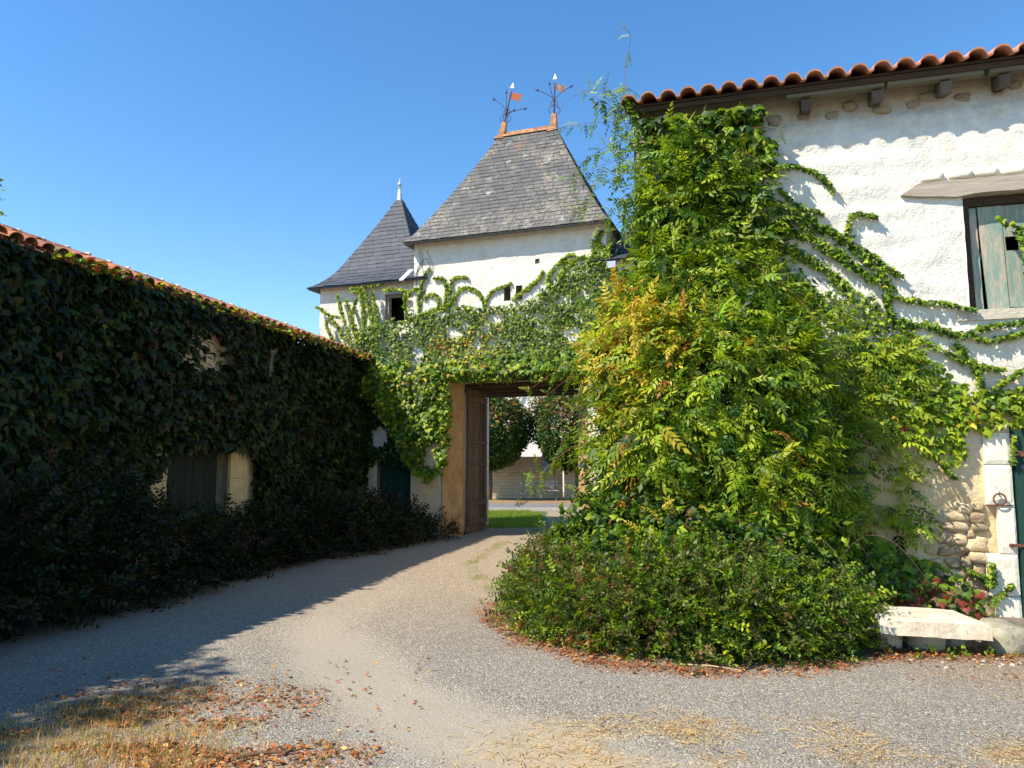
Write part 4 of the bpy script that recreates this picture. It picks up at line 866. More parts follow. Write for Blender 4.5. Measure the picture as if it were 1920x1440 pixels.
def inpoly(x, y, poly):
    r_ = np.zeros(len(x), bool); j = len(poly) - 1
    for i in range(len(poly)):
        xi, yi = poly[i]; xj, yj = poly[j]; c = ((yi > y) != (yj > y)) & (x < (xj - xi) * (y - yi) / (yj - yi + 1e-12) + xi); r_ ^= c; j = i
    return r_
def wall_fill(F, poly_px, dens, v=0.0, px=True):
    """random points inside an outline on the wall"""
    poly = np.array([sight(F, *p) for p in poly_px]) if px else np.array(poly_px); lo, hi = poly.min(0), poly.max(0)
    n = int((hi - lo).prod() * dens); u = rng.uniform(lo[0], hi[0], n); z = rng.uniform(lo[1], hi[1], n); k = inpoly(u, z, poly); return u[k], z[k]
def path_fill(F, line_px, width_px, dens, px=True):
    """points scattered along a creeping stem; returns also the stem"""
    pts = np.array([sight(F, *p) for p in line_px]) if px else np.array(line_px, float); sc = np.linalg.norm(pts[-1] - pts[0]) / max(1, np.hypot(line_px[-1][0] - line_px[0][0], line_px[-1][1] - line_px[0][1])) if px else 1
    # smooth
    t = np.concatenate([[0], np.cumsum(np.linalg.norm(np.diff(pts, axis=0), axis=1))]); L_ = t[-1]; q = np.linspace(0, L_, max(8, int(L_ / .05))); s = np.stack([np.interp(q, t, pts[:, 0]), np.interp(q, t, pts[:, 1])], 1)
    for _ in range(3): s[1:-1] = (s[:-2] + 2 * s[1:-1] + s[2:]) / 4
    s = s + np.stack([(fbm(q, q * 0 + pts[0, 0], 3, 1) - .5) * .06, (fbm(q, q * 0 + pts[0, 1], 3, 2) - .5) * .06], 1)
    w = width_px * sc; n = int(L_ * dens); k = rng.uniform(0, 1, n) ** .85; taper = 1 - .65 * k; i = k * (len(s) - 1); x = np.interp(i, np.arange(len(s)), s[:, 0]); z = np.interp(i, np.arange(len(s)), s[:, 1])
    amp = taper * (.35 + 1.1 * fbm(i, i * 0 + pts[0, 0] * 3, .16, 5)); return x + rng.normal(0, .42, n) * w * amp, z + rng.normal(0, .42, n) * w * amp, s
def wall_leaves(F, u, z, off, size, col, tmpl, name, parent, vin=1, tilt=.75, spread=.55, sidev=None):
    n = len(u); P = F.w(np.stack([u, -vin * off, z], 1)); out = -vin * F.v
    Td = np.array([0, 0, -1.0]) + .45 * out + rng.normal(0, spread, (n, 3)); N = out * 1.0 + np.array([0, 0, tilt]) + rng.normal(0, .35, (n, 3))
    return leaves(name, tmpl, P, Td, N, size * rng.uniform(.6, 1.25, n), col, parent)
def stems(name, lines, r_, mat, parent):
    many = len(lines) > 48; b_ = MB(); out = []
    for ln in lines:
        if not many: b_ = MB()
        b_.tube(ln, [r_ * (1 - .6 * i / len(ln)) for i in range(len(ln))], 5)
        if not many: out.append(b_.build(name, mat, parent))
    return out if not many else [tag(b_.build(name + 's', mat, parent), kind='stuff')]

# --- gatehouse creeper
VG = thing('climbing_creeper', 'green creeper spread over the gatehouse front and hanging above the gateway', 'climbing plant', tuple(G.w([-.4, -.1, 0])))
def unparent(o, p):
    if o is None: return
    if isinstance(o, list):
        for q in o: unparent(q, p)
        return
    o.parent = p; o.matrix_parent_inverse = p.matrix_world.inverted() if False else __import__('mathutils').Matrix.Translation(-Vector(p.location))
main = [(645, 660), (668, 640), (690, 612), (716, 606), (742, 592), (756, 556), (768, 556), (778, 590), (800, 590), (835, 582), (870, 572), (905, 578), (940, 573), (980, 570), (1008, 552), (1030, 532), (1062, 512), (1095, 492), (1128, 478), (1150, 500), (1190, 520), (1270, 540), (1270, 720), (1085, 700), (1062, 712), (1020, 712), (985, 706), (960, 715), (935, 712), (900, 718), (850, 712), (856, 775), (850, 850), (835, 888), (812, 902), (775, 868), (757, 838), (742, 800), (712, 765), (688, 735), (668, 700)]
holes_g = [((779, 560), 17, 16), ((811, 565), 12, 17), ((931, 596), 17, 8), ((852, 622), 13, 11), ((832, 588), 12, 5), ((925, 640), 7, 5), ((1058, 558), 7, 7), ((1095, 548), 6, 6), ((722, 640), 7, 12), ((1010, 590), 7, 5), ((1085, 628), 10, 4), ((752, 577), 18, 28), ((733, 575), 17, 28)]
u, z = wall_fill(G, main, 900)
keep = fbm(u, z, 2.2, 60) > .30
for (c, a, b_) in holes_g:
    cu, cz = sight(G, *c); ru, rz = a / 81.0, b_ / 83.0; keep &= ((u - cu) / ru) ** 2 + ((z - cz) / rz) ** 2 > rng.uniform(.75, 1.15, len(u))
u, z = u[keep], z[keep]
_, zl = sight(G, 900, 655); low = np.clip((zl - z) / .5, 0, 1)
off = .03 + rng.uniform(0, 1, len(u)) * (.07 + low * (.10 + .38 * fbm(u, z, 1.6, 8))) + low * .12
below = (z < 3.55) & (u > .35); off[below] = rng.uniform(.02, .38, below.sum())
def gcol(u, z, low):
    n = len(u); c = pick(n, {'dark': 1.5, 'mid': 4, 'fresh': 4.5, 'lime': 1.6, 'olive': .5}); c2 = pick(n, {'mid': 3, 'fresh': 5, 'lime': 4, 'yellow': .25, 'orange': .12}); t = (rng.uniform(0, 1, n) < low * (.35 + .65 * np.clip((fbm(u, z, 1.5, 91) - .3) * 3, 0, 1)))[:, None]; c = np.where(t, c2, c)
    for (x, y, rr) in ((885, 655, .38), (830, 645, .25), (705, 700, .16), (785, 715, .18), (925, 600, .12)):
        cu, cz = sight(G, x, y); d = np.hypot((u - cu) * .6, z - cz); s = (rng.uniform(0, 1, n) < np.exp(-(d / rr) ** 2) * .6)[:, None]; c = np.where(s, pick(n, {'lime': 3, 'yellow': 3, 'orange': 1.2, 'olive': 2}), c)
    return c
unparent(wall_leaves(G, u, z, off, np.where(low > .3, .115, .072), gcol(u, z, low), IVY, 'foliage', None), VG)
u, z = wall_fill(G, [(638, 655), (668, 695), (712, 765), (745, 800), (760, 845), (776, 872), (765, 880), (738, 868), (706, 862), (690, 880), (672, 960), (636, 965)], 800); k = (fbm(u, z, 2.4, 52) > .40) & (((u + 1.60) / .22) ** 2 + ((z - 2.25) / .30) ** 2 > 1); u, z = u[k], z[k]
unparent(wall_leaves(G, u, z, -.15 * (u < -.8) + .03 + rng.uniform(0, .28, len(u)), .10, pick(len(u), {'dark': 4, 'mid': 4, 'fresh': .5}) * .7, IVY, 'foliage', None), VG)
tend = [([(790, 600), (786, 570), (790, 540), (796, 515), (806, 503)], 5), ([(797, 562), (805, 550), (818, 550), (826, 562), (822, 580)], 4), ([(764, 565), (768, 545), (780, 540), (792, 545)], 3), ([(834, 585), (836, 560), (838, 535), (832, 520), (815, 522)], 5), ([(842, 575), (843, 545), (850, 522), (862, 518), (876, 521)], 5),
        ([(846, 575), (858, 545), (872, 538), (892, 543), (904, 556), (908, 572)], 5), ([(908, 575), (918, 550), (930, 540), (946, 538), (960, 530)], 4), ([(962, 560), (985, 545), (1000, 532), (1015, 520), (1018, 508)], 6), ([(1030, 540), (1028, 515), (1045, 498), (1058, 480), (1075, 476)], 5), ([(1045, 520), (1060, 500), (1085, 480), (1100, 482)], 7), ([(1110, 500), (1115, 470), (1122, 445), (1130, 432)], 12), ([(1125, 490), (1140, 465), (1150, 450)], 10), ([(1140, 500), (1135, 470), (1118, 450)], 10), ([(1080, 500), (1070, 488), (1050, 492)], 6), ([(770, 600), (795, 590), (830, 575), (855, 560)], 7), ([(1015, 560), (1040, 540), (1060, 545)], 8),
        ([(700, 660), (686, 620), (682, 580), (676, 545)], 9), ([(690, 665), (668, 620), (656, 580), (649, 560)], 5), ([(668, 665), (652, 620), (640, 580), (634, 552)], 5), ([(655, 660), (638, 620), (622, 594), (602, 578), (594, 574)], 4), ([(640, 655), (620, 640), (600, 630)], 5), ([(705, 640), (700, 600), (690, 560), (680, 540), (664, 545)], 9), ([(712, 620), (706, 580), (700, 545)], 4), ([(720, 545), (745, 541), (768, 546)], 5), ([(672, 640), (660, 600), (668, 560)], 8), ([(640, 594), (625, 592), (615, 600)], 3), ([(765, 600), (758, 560), (762, 545)], 4), ([(630, 650), (618, 625), (612, 600)], 5), ([(720, 530), (690, 532), (660, 540)], 5)]
U = []; Z = []; SL = []
for ln, w in tend:
    x, y, s = path_fill(G, ln, w * 1.15, 140 + 18 * w); U.append(x); Z.append(y); SL.append([tuple(G.w([p[0], -.012, p[1]])) for p in s[::2]])
u = np.concatenate(U); z = np.concatenate(Z)
unparent(wall_leaves(G, u, z, rng.uniform(.01, .05, len(u)), .066, pick(len(u), {'mid': 1, 'fresh': 4, 'lime': 5}), IVY, 'foliage', None), VG)
for ln in ([(786, 590), (800, 540), (786, 470)], [(790, 560), (815, 500), (800, 470)], [(780, 540), (783, 500), (800, 480), (815, 520)], [(776, 520), (795, 490), (788, 465)]):
    s = path_fill(G, ln, 3, 10)[2]; SL.append([tuple(G.w([p[0], -.014, p[1]])) for p in s[::2]])
unparent(stems('stem', SL, .008, STEM_B, None), VG)

# --- creeper of the left wing
VL = thing('climbing_creeper', 'dark dense creeper covering the long shaded left building up to its eaves', 'climbing plant', tuple(L.w([7, .1, 0])))
u, z = wall_fill(L, [(-.2, 0.2), (13.5, 0.2), (13.5, 4.05), (-.2, 4.05)], 620, px=False)
keep = ~((u > DL[0] - .0) & (u < DL[1]) & (z < 1.78 + .1 * rng.random(len(u)))) & ~((u > WL[0] - .05) & (u < WL[1]) & (z > WL[2]) & (z < WL[3]))
keep &= ~((u > 4.32) & (u < 5) & (z < 1.88 - .35 * np.abs(u - 4.8))) & ~((u > 6.4) & (u < 7.1) & (z < 1.7 - .7 * (u - 6.4))) 
gap = ((u - 5.75) / .55) ** 2 + ((z - 3.35) / .36) ** 2; keep &= ~((gap < 1.0) & (rng.random(len(u)) < .82))
keep &= ~((u < 1.6) & (rng.random(len(u)) < .3)); u, z = u[keep], z[keep]
thick = (.08 + .42 * fbm(u, z, .9, 14)) * np.where((z < 2.1) & (u > 6.4) & (u < 9), .3, 1); unparent(wall_leaves(L, u, z, rng.uniform(.1, 1, len(u)) * thick, .14, pick(len(u), {'dark': 4, 'mid': 5, 'fresh': .8, 'brown': .25, 'red': .12}) * (.14 + .34 * fbm(u, z, 1.7, 66)[:, None]), IVY, 'foliage', None, vin=-1), VL)  # creeper greens scaled down, painting extra shade into the leaves of this wall
n = 1500; u = rng.uniform(.2, 13, n); m_ = (fbm(u, u * 0, .9, 3) > .42); u = u[m_]; n = len(u); vv = rng.normal(.25, .09, n); zz_ = 4.04 - (vv - .22) * sL + rng.uniform(-.05, .10, n)
P = L.w(np.stack([u, vv, zz_], 1)); c = pick(n, {'fresh': 3, 'lime': 2, 'orange': 1.2, 'red': 1.2, 'olive': 2, 'yellow': .6})
unparent(leaves('foliage', IVY, P, rng.normal(0, .5, (n, 3)) + L.v + [0, 0, -.3], rng.normal(0, .4, (n, 3)) + [0, 0, 1.0], .085 * rng.uniform(.6, 1.2, n), c, None), VL)
SL = []
for i in range(10):
    u0 = (.6, 1.8, 2.9, 3.5, 4.0, 7.6, 8.2, 8.9, 9.5, 10.2)[i]; SL.append([tuple(L.w([u0 + .25 * math.sin(k * .6 + i) + .03 * k * (i % 3 - 1), .03, .1 + k * .38])) for k in range(11)])
unparent(stems('stem', SL, .022, STEM_B, None), VL)

# --- creepers on the barn wall
VB = thing('climbing_creeper', 'light green ivy trails fanning out across the white barn wall to the shutter', 'climbing plant', tuple(B.w([-2, -.1, 0])))
trails = [([(1400, 350), (1440, 315), (1480, 312), (1520, 322), (1545, 335), (1562, 358)], 6), ([(1460, 355), (1480, 380), (1500, 395), (1530, 395), (1545, 405)], 3), ([(1440, 375), (1490, 410), (1540, 430), (1590, 455), (1630, 490), (1655, 515), (1664, 545)], 17), ([(1400, 430), (1450, 450), (1500, 480), (1545, 505), (1590, 540)], 18), ([(1380, 400), (1440, 430), (1500, 440), (1560, 470), (1600, 500), (1640, 530)], 16), ([(1580, 450), (1598, 420), (1590, 405), (1615, 400), (1645, 412)], 5), ([(1610, 470), (1640, 482), (1665, 505), (1690, 522)], 4), ([(1480, 520), (1520, 560), (1560, 590)], 12),
          ([(1655, 556), (1690, 562), (1730, 568), (1770, 570), (1800, 578), (1826, 582)], 5), ([(1660, 600), (1700, 605), (1750, 615), (1800, 632), (1840, 615), (1880, 606), (1920, 600), (1960, 590)], 9), ([(1820, 630), (1860, 640), (1920, 622), (1960, 612)], 7), ([(1700, 625), (1750, 650), (1800, 680), (1850, 688), (1880, 695)], 7), ([(1790, 645), (1830, 690), (1842, 730), (1850, 770)], 8), ([(1850, 750), (1870, 725), (1900, 700), (1940, 680)], 7), ([(1860, 745), (1900, 735), (1950, 722)], 8), ([(1665, 540), (1658, 570), (1670, 600)], 10), ([(1868, 412), (1885, 428), (1905, 432), (1925, 428)], 5), ([(1905, 435), (1915, 455), (1925, 480), (1920, 520)], 8), ([(1895, 810), (1894, 850), (1892, 870)], 3), ([(1760, 860), (1775, 880), (1790, 895)], 6),
          ([(1800, 1060), (1835, 1075), (1862, 1100), (1858, 1050)], 8), ([(1640, 660), (1700, 700), (1740, 740)], 25), ([(1855, 1130), (1880, 1110), (1895, 1090)], 6), ([(1400, 250), (1430, 290), (1450, 330)], 14)]
U = []; Z = []; SL = []
for ln, w in trails:
    x, y, s = path_fill(B, ln, w * 1.25, 90 + 17 * w); U.append(x); Z.append(y); SL.append([tuple(B.w([p[0], -.025, p[1]])) for p in s[::2]])
for poly, dn in (([(1430, 560), (1470, 540), (1560, 548), (1620, 545), (1660, 570), (1700, 610), (1720, 690), (1600, 760), (1440, 740)], 1000), ([(1400, 330), (1450, 370), (1470, 430), (1440, 470), (1500, 500), (1540, 560), (1400, 580)], 560)):
    x, y = wall_fill(B, poly, dn); k = fbm(x, y, 3.0, 71) > (.36 if dn > 700 else .43); U.append(x[k]); Z.append(y[k])
u = np.concatenate(U); z = np.concatenate(Z)
unparent(wall_leaves(B, u, z, rng.uniform(.02, .10, len(u)), .058, pick(len(u), {'dark': 1, 'mid': 3, 'fresh': 4, 'lime': 2.5}), IVY, 'foliage', None), VB)
x, y = wall_fill(B, [(1600, 650), (1690, 625), (1750, 680), (1810, 725), (1860, 745), (1920, 735), (1990, 720), (1990, 800), (1900, 800), (1850, 808), (1812, 800), (1805, 850), (1790, 872), (1745, 855), (1700, 830), (1620, 800)], 800)
k = fbm(x, y, 2.5, 73) > .33; x, y = x[k], y[k]; n = len(x)
yl = np.clip(fbm(x, y, 1.8, 19) * 2 - .5, 0, 1)[:, None]; c = np.where(rng.random((n, 1)) < yl, pick(n, {'lime': 5, 'yellow': .8, 'fresh': 2}), pick(n, {'fresh': 4, 'lime': 3, 'mid': 1, 'orange': .12, 'red': .12}))
unparent(wall_leaves(B, x, y, rng.uniform(.02, .11, n), .095, c, IVY, 'foliage', None), VB)
unparent(stems('stem', SL, .009, STEM_B, None), VB)
# low reddening creeper behind the slab
VR = thing('low_creeper', 'low reddening creeper at the wall foot behind the stone slab seat', 'climbing plant', tuple(B.w([-1.2, -.2, 0])))
x, y = wall_fill(B, [(-2.2, .05), (-.45, .02), (-.42, .25), (-.62, .45), (-.8, .58), (-1.05, .62), (-1.4, .80), (-2.2, .95)], 900, px=False); n = len(x)
red = np.clip(1.3 - y * 2.6, 0, .75) * np.exp(-((x + .95) / .45) ** 2); c = np.where(rng.random((n, 1)) < red[:, None], pick(n, {'red': 3, 'orange': 1, 'brown': 1, 'olive': 1}), pick(n, {'mid': 3, 'fresh': 4, 'lime': 1, 'olive': 1}))
unparent(wall_leaves(B, x, y, rng.uniform(.03, 1, n) * np.clip(.95 - y, .15, .75), .085, c, IVY, 'foliage', None, tilt=1.1), VR)
SL = [[tuple(B.w([-1.9 + i * .22, -.05, 0.0])), tuple(B.w([-1.8 + i * .2, -.06, .25])), tuple(B.w([-1.75 + i * .17, -.05, .5 - .03 * i]))] for i in range(7)]; unparent(stems('stem', SL, .007, STEM_B, None), VR)

# ------------------------------------------------------------------ bushes made of clumps
def blob_clumps(blobs, n, lump=.16, inner=.3, seed=0, zmin=.03, barn=True, hole=0):
    B_ = np.array(blobs, float); area = (B_[:, 3] * B_[:, 4] + B_[:, 4] * B_[:, 5] + B_[:, 3] * B_[:, 5]); k = rng.choice(len(B_), int(n * 2.6), p=area / area.sum())
    d = unit(rng.normal(0, 1, (len(k), 3))); rad = 1 + lump * (fbm(d[:, 0] * 2 + k, d[:, 1] * 2 + d[:, 2] * 1.7, 1.6, seed) - .5) * 2
    depth = np.where(rng.random(len(k)) < inner, rng.uniform(.72, .95, len(k)), rng.uniform(.93, 1.06, len(k))); P = B_[k, :3] + d * B_[k, 3:6] * (rad * depth)[:, None]; N = unit(d / B_[k, 3:6])
    ok = P[:, 2] > zmin
    for j in range(len(B_)):
        q = (((P - B_[j, :3]) / B_[j, 3:6]) ** 2).sum(1); ok &= (q > .70) | (k == j)
    if barn:
        rel = P - B.o; v = rel @ B.v; uu = rel @ B.u; ok &= (v < -.04) | (uu < -3.95)
    if hole: ok &= (fbm(P[:, 0] + P[:, 1] * .6, P[:, 2] - P[:, 1] * .3, 1.9, 87, 3) > hole)
    return P[ok][:n], N[ok][:n]
def bush_leaves(name, tmpl, C0, N0, per, rad, size, colfn, parent, up=.5, down=.3, outw=.7, jit=.55, mat=None):
    n = len(C0) * per; P = np.repeat(C0, per, 0) + rng.normal(0, rad, (n, 3)); N = np.repeat(N0, per, 0); P[:, 2] = np.maximum(P[:, 2], .02)
    rel = P - B.o; v = rel @ B.v; uu = rel @ B.u; bad = (v > -.03) & (uu > -3.95) & (uu < 6); P[bad] -= (v[bad] + .04)[:, None] * B.v
    Td = N * outw + rng.normal(0, jit, (n, 3)) + np.array([0, 0, -down]); Nn = np.array([0, 0, up]) + N * .7 + rng.normal(0, .4, (n, 3))
    o = leaves(name, tmpl, P, Td, Nn, size * rng.uniform(.65, 1.25, n), colfn(P), None, mat); unparent(o, parent); return o

WI = thing('wisteria', 'tall yellow-green wisteria thicket leaning on the barn corner up to the tiles', 'climbing shrub', (1.9, 8.4, 0))
wb = [(1.32, 8.45, 1.55, .26, .40, .55), (2.25, 8.78, 5.0, .48, .24, .55), (2.12, 8.75, 4.35, .48, .33, .75), (2.62, 8.66, 4.2, .28, .18, .75), (1.92, 8.62, 3.30, .50, .42, .60), (2.50, 8.42, 3.3, .52, .38, .55), (1.58, 8.42, 2.75, .52, .62, .58), (2.35, 8.1, 2.4, .80, .75, .72), (3.05, 8.38, 2.45, .42, .20, .45), (3.22, 8.36, 1.80, .45, .20, .55), (1.70, 8.1, 1.85, .50, .62, .65), (2.50, 7.80, 1.45, .62, .55, .62), (2.95, 8.15, 1.05, .45, .26, .42)]
cw, nw = blob_clumps(wb, 2900, .36, .3, 5, hole=.36)
def wcol(P):
    n = len(P); c = pick(n, {'dark': .8, 'mid': 2.4, 'fresh': 5, 'lime': 3.2}); x, y, z_ = P.T
    pf = np.clip((fbm(x * 1.0 + z_, z_ + y, 1.6, 23) - .42) * 4, 0, 1)
    s = rng.random(n) < pf * .55; c = np.where(s[:, None], pick(n, {'lime': 4, 'fresh': 2}), c)
    for (a, b_, d, rr, am) in ((1.15, 7.9, 3.0, .55, .75), (1.6, 7.8, 2.9, .45, .35), (1.3, 7.9, 2.5, .5, .35), (2.4, 7.6, 2.75, .22, .30), (1.35, 7.6, 1.45, .35, .25), (1.25, 8, 3.2, .5, .55), (1.35, 8, 2.2, .4, .3)):
        dd_ = np.sqrt((x - a) ** 2 + (.6 * (y - b_)) ** 2 + (z_ - d) ** 2); t = rng.random(n) < am * np.exp(-(dd_ / rr) ** 2); c = np.where(t[:, None], pick(n, {'lime': 4, 'yellow': 2.6, 'orange': .5}), c)
    return c
bush_leaves('foliage', PIN, cw, nw, 5, .10, .27, wcol, WI, .5, .25, .7, .55)
ci, ni = blob_clumps([(a, b_ + .05, c_, d * .8, e * .75, f * .82) for a, b_, c_, d, e, f in wb], 1300, .1, .2, 9)
bush_leaves('foliage', TRI, ci, ni, 6, .12, .13, lambda P: pick(len(P), {'dark': 5, 'mid': 3}), WI)
# upper creeper column on the wall (big lobed leaves)
x, y = wall_fill(B, [(1200, 215), (1300, 195), (1430, 185), (1428, 250), (1462, 285), (1440, 330), (1425, 390), (1440, 450), (1410, 520), (1420, 600), (1200, 620)], 420); n = len(x)
off = .05 + rng.uniform(0, .5, n) * (.4 + .6 * fbm(x, y, 2, 33)); zmax = 5.82 + 0 * x; y = np.minimum(y, zmax - rng.uniform(0, .1, n))
unparent(wall_leaves(B, x, y, off, .125, pick(n, {'dark': 2, 'mid': 4, 'fresh': 5, 'lime': 1.6}), IVY, 'foliage', None), WI)
SL = []
for i in range(9):
    a = np.array([1.8 + .15 * i, 7.9 + .05 * i, 0.0]); b_ = np.array([1.7 + .13 * i, 8.75 - .03 * i, 4.6 + .1 * (i % 4)])
    SL.append([tuple(a + (b_ - a) * k / 9 + np.array([.14 * math.sin(k * 1.1 + i * 2), .08 * math.cos(k * 1.4 + i), 0])) for k in range(10)])
unparent(stems('stem', SL, .03, STEM_B, None), WI)
shoots = [([(1185, 205), (1160, 180), (1130, 166), (1095, 170), (1068, 182), (1048, 205), (1046, 232)], 8.9, .35, .10), ([(1200, 235), (1150, 228), (1100, 230), (1060, 238), (1042, 242)], 8.9, .75, .12), ([(1200, 255), (1150, 268), (1110, 290), (1080, 315), (1060, 345)], 8.9, .8, .14), ([(1200, 290), (1160, 300), (1120, 312), (1085, 330)], 8.8, .85, .15), ([(1210, 310), (1170, 325), (1130, 345), (1095, 372), (1075, 400)], 8.8, .9, .16), ([(1205, 350), (1170, 365), (1140, 395), (1115, 430)], 8.7, .9, .17), ([(1215, 380), (1175, 400), (1150, 415)], 8.7, .8, .17), ([(1178, 200), (1171, 165), (1171, 125), (1173, 100), (1184, 85), (1188, 68), (1180, 50), (1165, 48), (1153, 57), (1147, 72)], 8.9, .30, .085), ([(1160, 640), (1110, 655), (1050, 690), (1005, 722), (985, 735)], 8.6, .7, .13), ([(1140, 805), (1090, 825), (1045, 858), (1005, 895), (975, 935), (960, 960)], 8.4, .8, .14), ([(1120, 670), (1075, 700), (1040, 730), (1020, 745)], 8.6, .6, .12), ([(1160, 560), (1120, 580), (1090, 610)], 8.5, .9, .2), ([(1130, 720), (1100, 745), (1060, 790), (1045, 870), (1043, 900)], 8.5, .5, .11),
          ([(1095, 905), (1080, 930), (1062, 965), (1070, 985)], 8.3, .5, .10), ([(1110, 180), (1150, 200), (1180, 230)], 8.9, .9, .15), ([(1230, 240), (1180, 215), (1150, 205)], 8.9, .95, .18), ([(1420, 500), (1480, 545), (1515, 575), (1530, 600)], 7.9, .7, .14), ([(1380, 280), (1430, 300), (1470, 330), (1490, 345)], 8.35, .7, .15), ([(1400, 240), (1440, 235), (1475, 250)], 8.4, .6, .14)]
PP = []; TD = []; SS = []; SL = []
for ln, Y0, dn, sz in shoots:
    pts = np.array([spot(x, y, Y0 - .04 * i) for i, (x, y) in enumerate(ln)]); t = np.concatenate([[0], np.cumsum(np.linalg.norm(np.diff(pts, axis=0), axis=1))]); q = np.linspace(0, t[-1], max(6, int(t[-1] / .07))); s = np.stack([np.interp(q, t, pts[:, k]) for k in range(3)], 1)
    for _ in range(4): s[1:-1] = (s[:-2] + 2 * s[1:-1] + s[2:]) / 4
    SL.append([tuple(p) for p in s]); dirs = unit(np.gradient(s, axis=0))
    for i in range(len(s) - 1):
        fall = 1 - .8 * i / len(s)
        for side in (-1, 1):
            if rng.random() < dn * (.5 + .5 * fall): PP.append(s[i]); TD.append(dirs[i] * .35 + np.array([0, 0, side * .8 + -.25]) + rng.normal(0, .35, 3)); SS.append(1.55 * sz * rng.uniform(.7, 1.25) * (.45 + .75 * fall))
PP = np.array(PP); TD = np.array(TD); n = len(PP)
unparent(leaves('foliage', PIN, PP, TD, np.array([0, -.7, .6]) + rng.normal(0, .4, (n, 3)), np.array(SS), pick(n, {'mid': 3, 'fresh': 5, 'lime': 2.5}), None), WI)
unparent(stems('shoot', SL, .0042, STEM_R, None), WI)
cg = np.array([spot(x, y, 8.95) for x, y in ((1148, 188), (1162, 205), (1172, 178), (1178, 228), (1158, 245), (1186, 262), (1165, 275), (1190, 300), (1176, 322), (1194, 345), (1188, 385), (1200, 420), (1192, 460), (1186, 200))]); bush_leaves('foliage', PIN, cg, np.tile(np.array([[-.6, -.7, .1]]), (len(cg), 1)), 4, .05, .20, lambda P: pick(len(P), {'fresh': 4, 'lime': 3}), WI, .5, .2, .6, .7)
# yellow and orange leaf fans
cy = [spot(x, y, 7.6) for x, y in ((1210, 575), (1218, 598), (1190, 600), (1170, 585), (1135, 610), (1290, 660), (1330, 670), (1380, 655), (1410, 675), (1480, 650), (1265, 640), (1250, 610), (1150, 690), (1110, 640))] + [spot(x, y, 7.2) for x, y in ((1230, 998), (1205, 1000), (1245, 960), (1465, 955), (1330, 975), (1480, 830))]
cy = np.array(cy); nn = np.tile(np.array([[-.3, -.9, .2]]), (len(cy), 1)); bush_leaves('foliage', PIN, cy, nn, 3, .05, .22, lambda P: pick(len(P), {'yellow': 3, 'lime': 1.5, 'orange': .9}), WI, .4, .3, .4, .7)
# leafy sprays lying flat on the wall right of the thicket
x, y = wall_fill(B, [(1450, 560), (1600, 590), (1680, 620), (1725, 700), (1690, 760), (1715, 830), (1700, 900), (1720, 960), (1690, 1050), (1600, 1070), (1480, 900)], 170); k = fbm(x, y, 2.6, 57) > .38; x, y = x[k], y[k]; n = len(x); P = B.w(np.stack([x, -rng.uniform(.04, .20, n), y], 1))
unparent(leaves('foliage', PIN, P, rng.normal(0, .5, (n, 3)) + B.u * .55 - B.v * .25 + np.array([0, 0, -.25]), rng.normal(0, .35, (n, 3)) - B.v + np.array([0, 0, .7]), .24 * rng.uniform(.6, 1.25, n), wcol(P), None), WI)
SL = []
for i in range(34):
    k = rng.integers(len(cw)); p = cw[k]; d = unit(nw[k] + rng.normal(0, .5, 3)); q = unit(rng.normal(0, 1, 3)) * .12
    if p[2] < 1.0: continue
    SL.append([tuple(p - d * .35), tuple(p - d * .1 + q * .3), tuple(p + d * .10 + q), tuple(p + d * .22 + q * 1.2 - np.array([0, 0, .08]))])
unparent(stems('twig', SL, .006, STEM_B, None), WI)

BR = thing('bramble_thicket', 'broad mound of dark green brambles in front of the wisteria', 'shrub', (1.9, 7.4, 0))
bb = [(1.18, 8.1, .35, .62, .9, .72), (1.8, 7.75, .35, .85, .95, .80), (2.4, 7.6, .3, .68, .8, .68), (1.22, 8.6, .55, .30, .55, .50), (1.45, 8.3, .85, .40, .5, .55), (2.1, 8.0, .85, .50, .42, .45), (2.8, 7.65, .3, .40, .5, .38)]
cb, nb = blob_clumps([(a, b_ - .03, c_, d * 1.06, e * 1.08, f * 1.05) for a, b_, c_, d, e, f in bb], 2100, .36, .25, 15, hole=.36)
def bcol(P):
    n = len(P); g = np.clip(fbm(P[:, 0] * 1.3 + P[:, 1], P[:, 2] * 1.5, 2.6, 41) * 4 - 1.6, 0, 1)[:, None]
    return np.where(rng.random((n, 1)) < g, pick(n, {'fresh': 5, 'mid': 3, 'lime': 1.6}), pick(n, {'dark': 2, 'mid': 5, 'olive': 1.2, 'fresh': 2.2}))
bush_leaves('foliage', TRI, cb, nb, 8, .09, .098, bcol, BR, .6, .2, .6, .6)
cb2, nb2 = blob_clumps([(a, b_, c_, d * .86, e * .86, f * .86) for a, b_, c_, d, e, f in bb], 900, .1, .2, 16)
bush_leaves('foliage', TRI, cb2, nb2, 5, .1, .13, lambda P: pick(len(P), {'dark': 3, 'brown': .7}), BR)
SL = []
for i in range(12):
    a = np.array([rng.uniform(.6, 3.0), rng.uniform(6.9, 8.2), .3]); th_ = rng.uniform(-2.6, -.4); d = np.array([math.cos(th_), math.sin(th_), 0]); h = rng.uniform(.5, .9); Lk = rng.uniform(.7, 1.2)
    SL.append([tuple(a + d * Lk * q + np.array([0, 0, h * math.sin(q * 2.7) * .9])) for q in np.linspace(0, 1, 9)])
unparent(stems('stem', SL, .0032, STEM_B, None), BR)

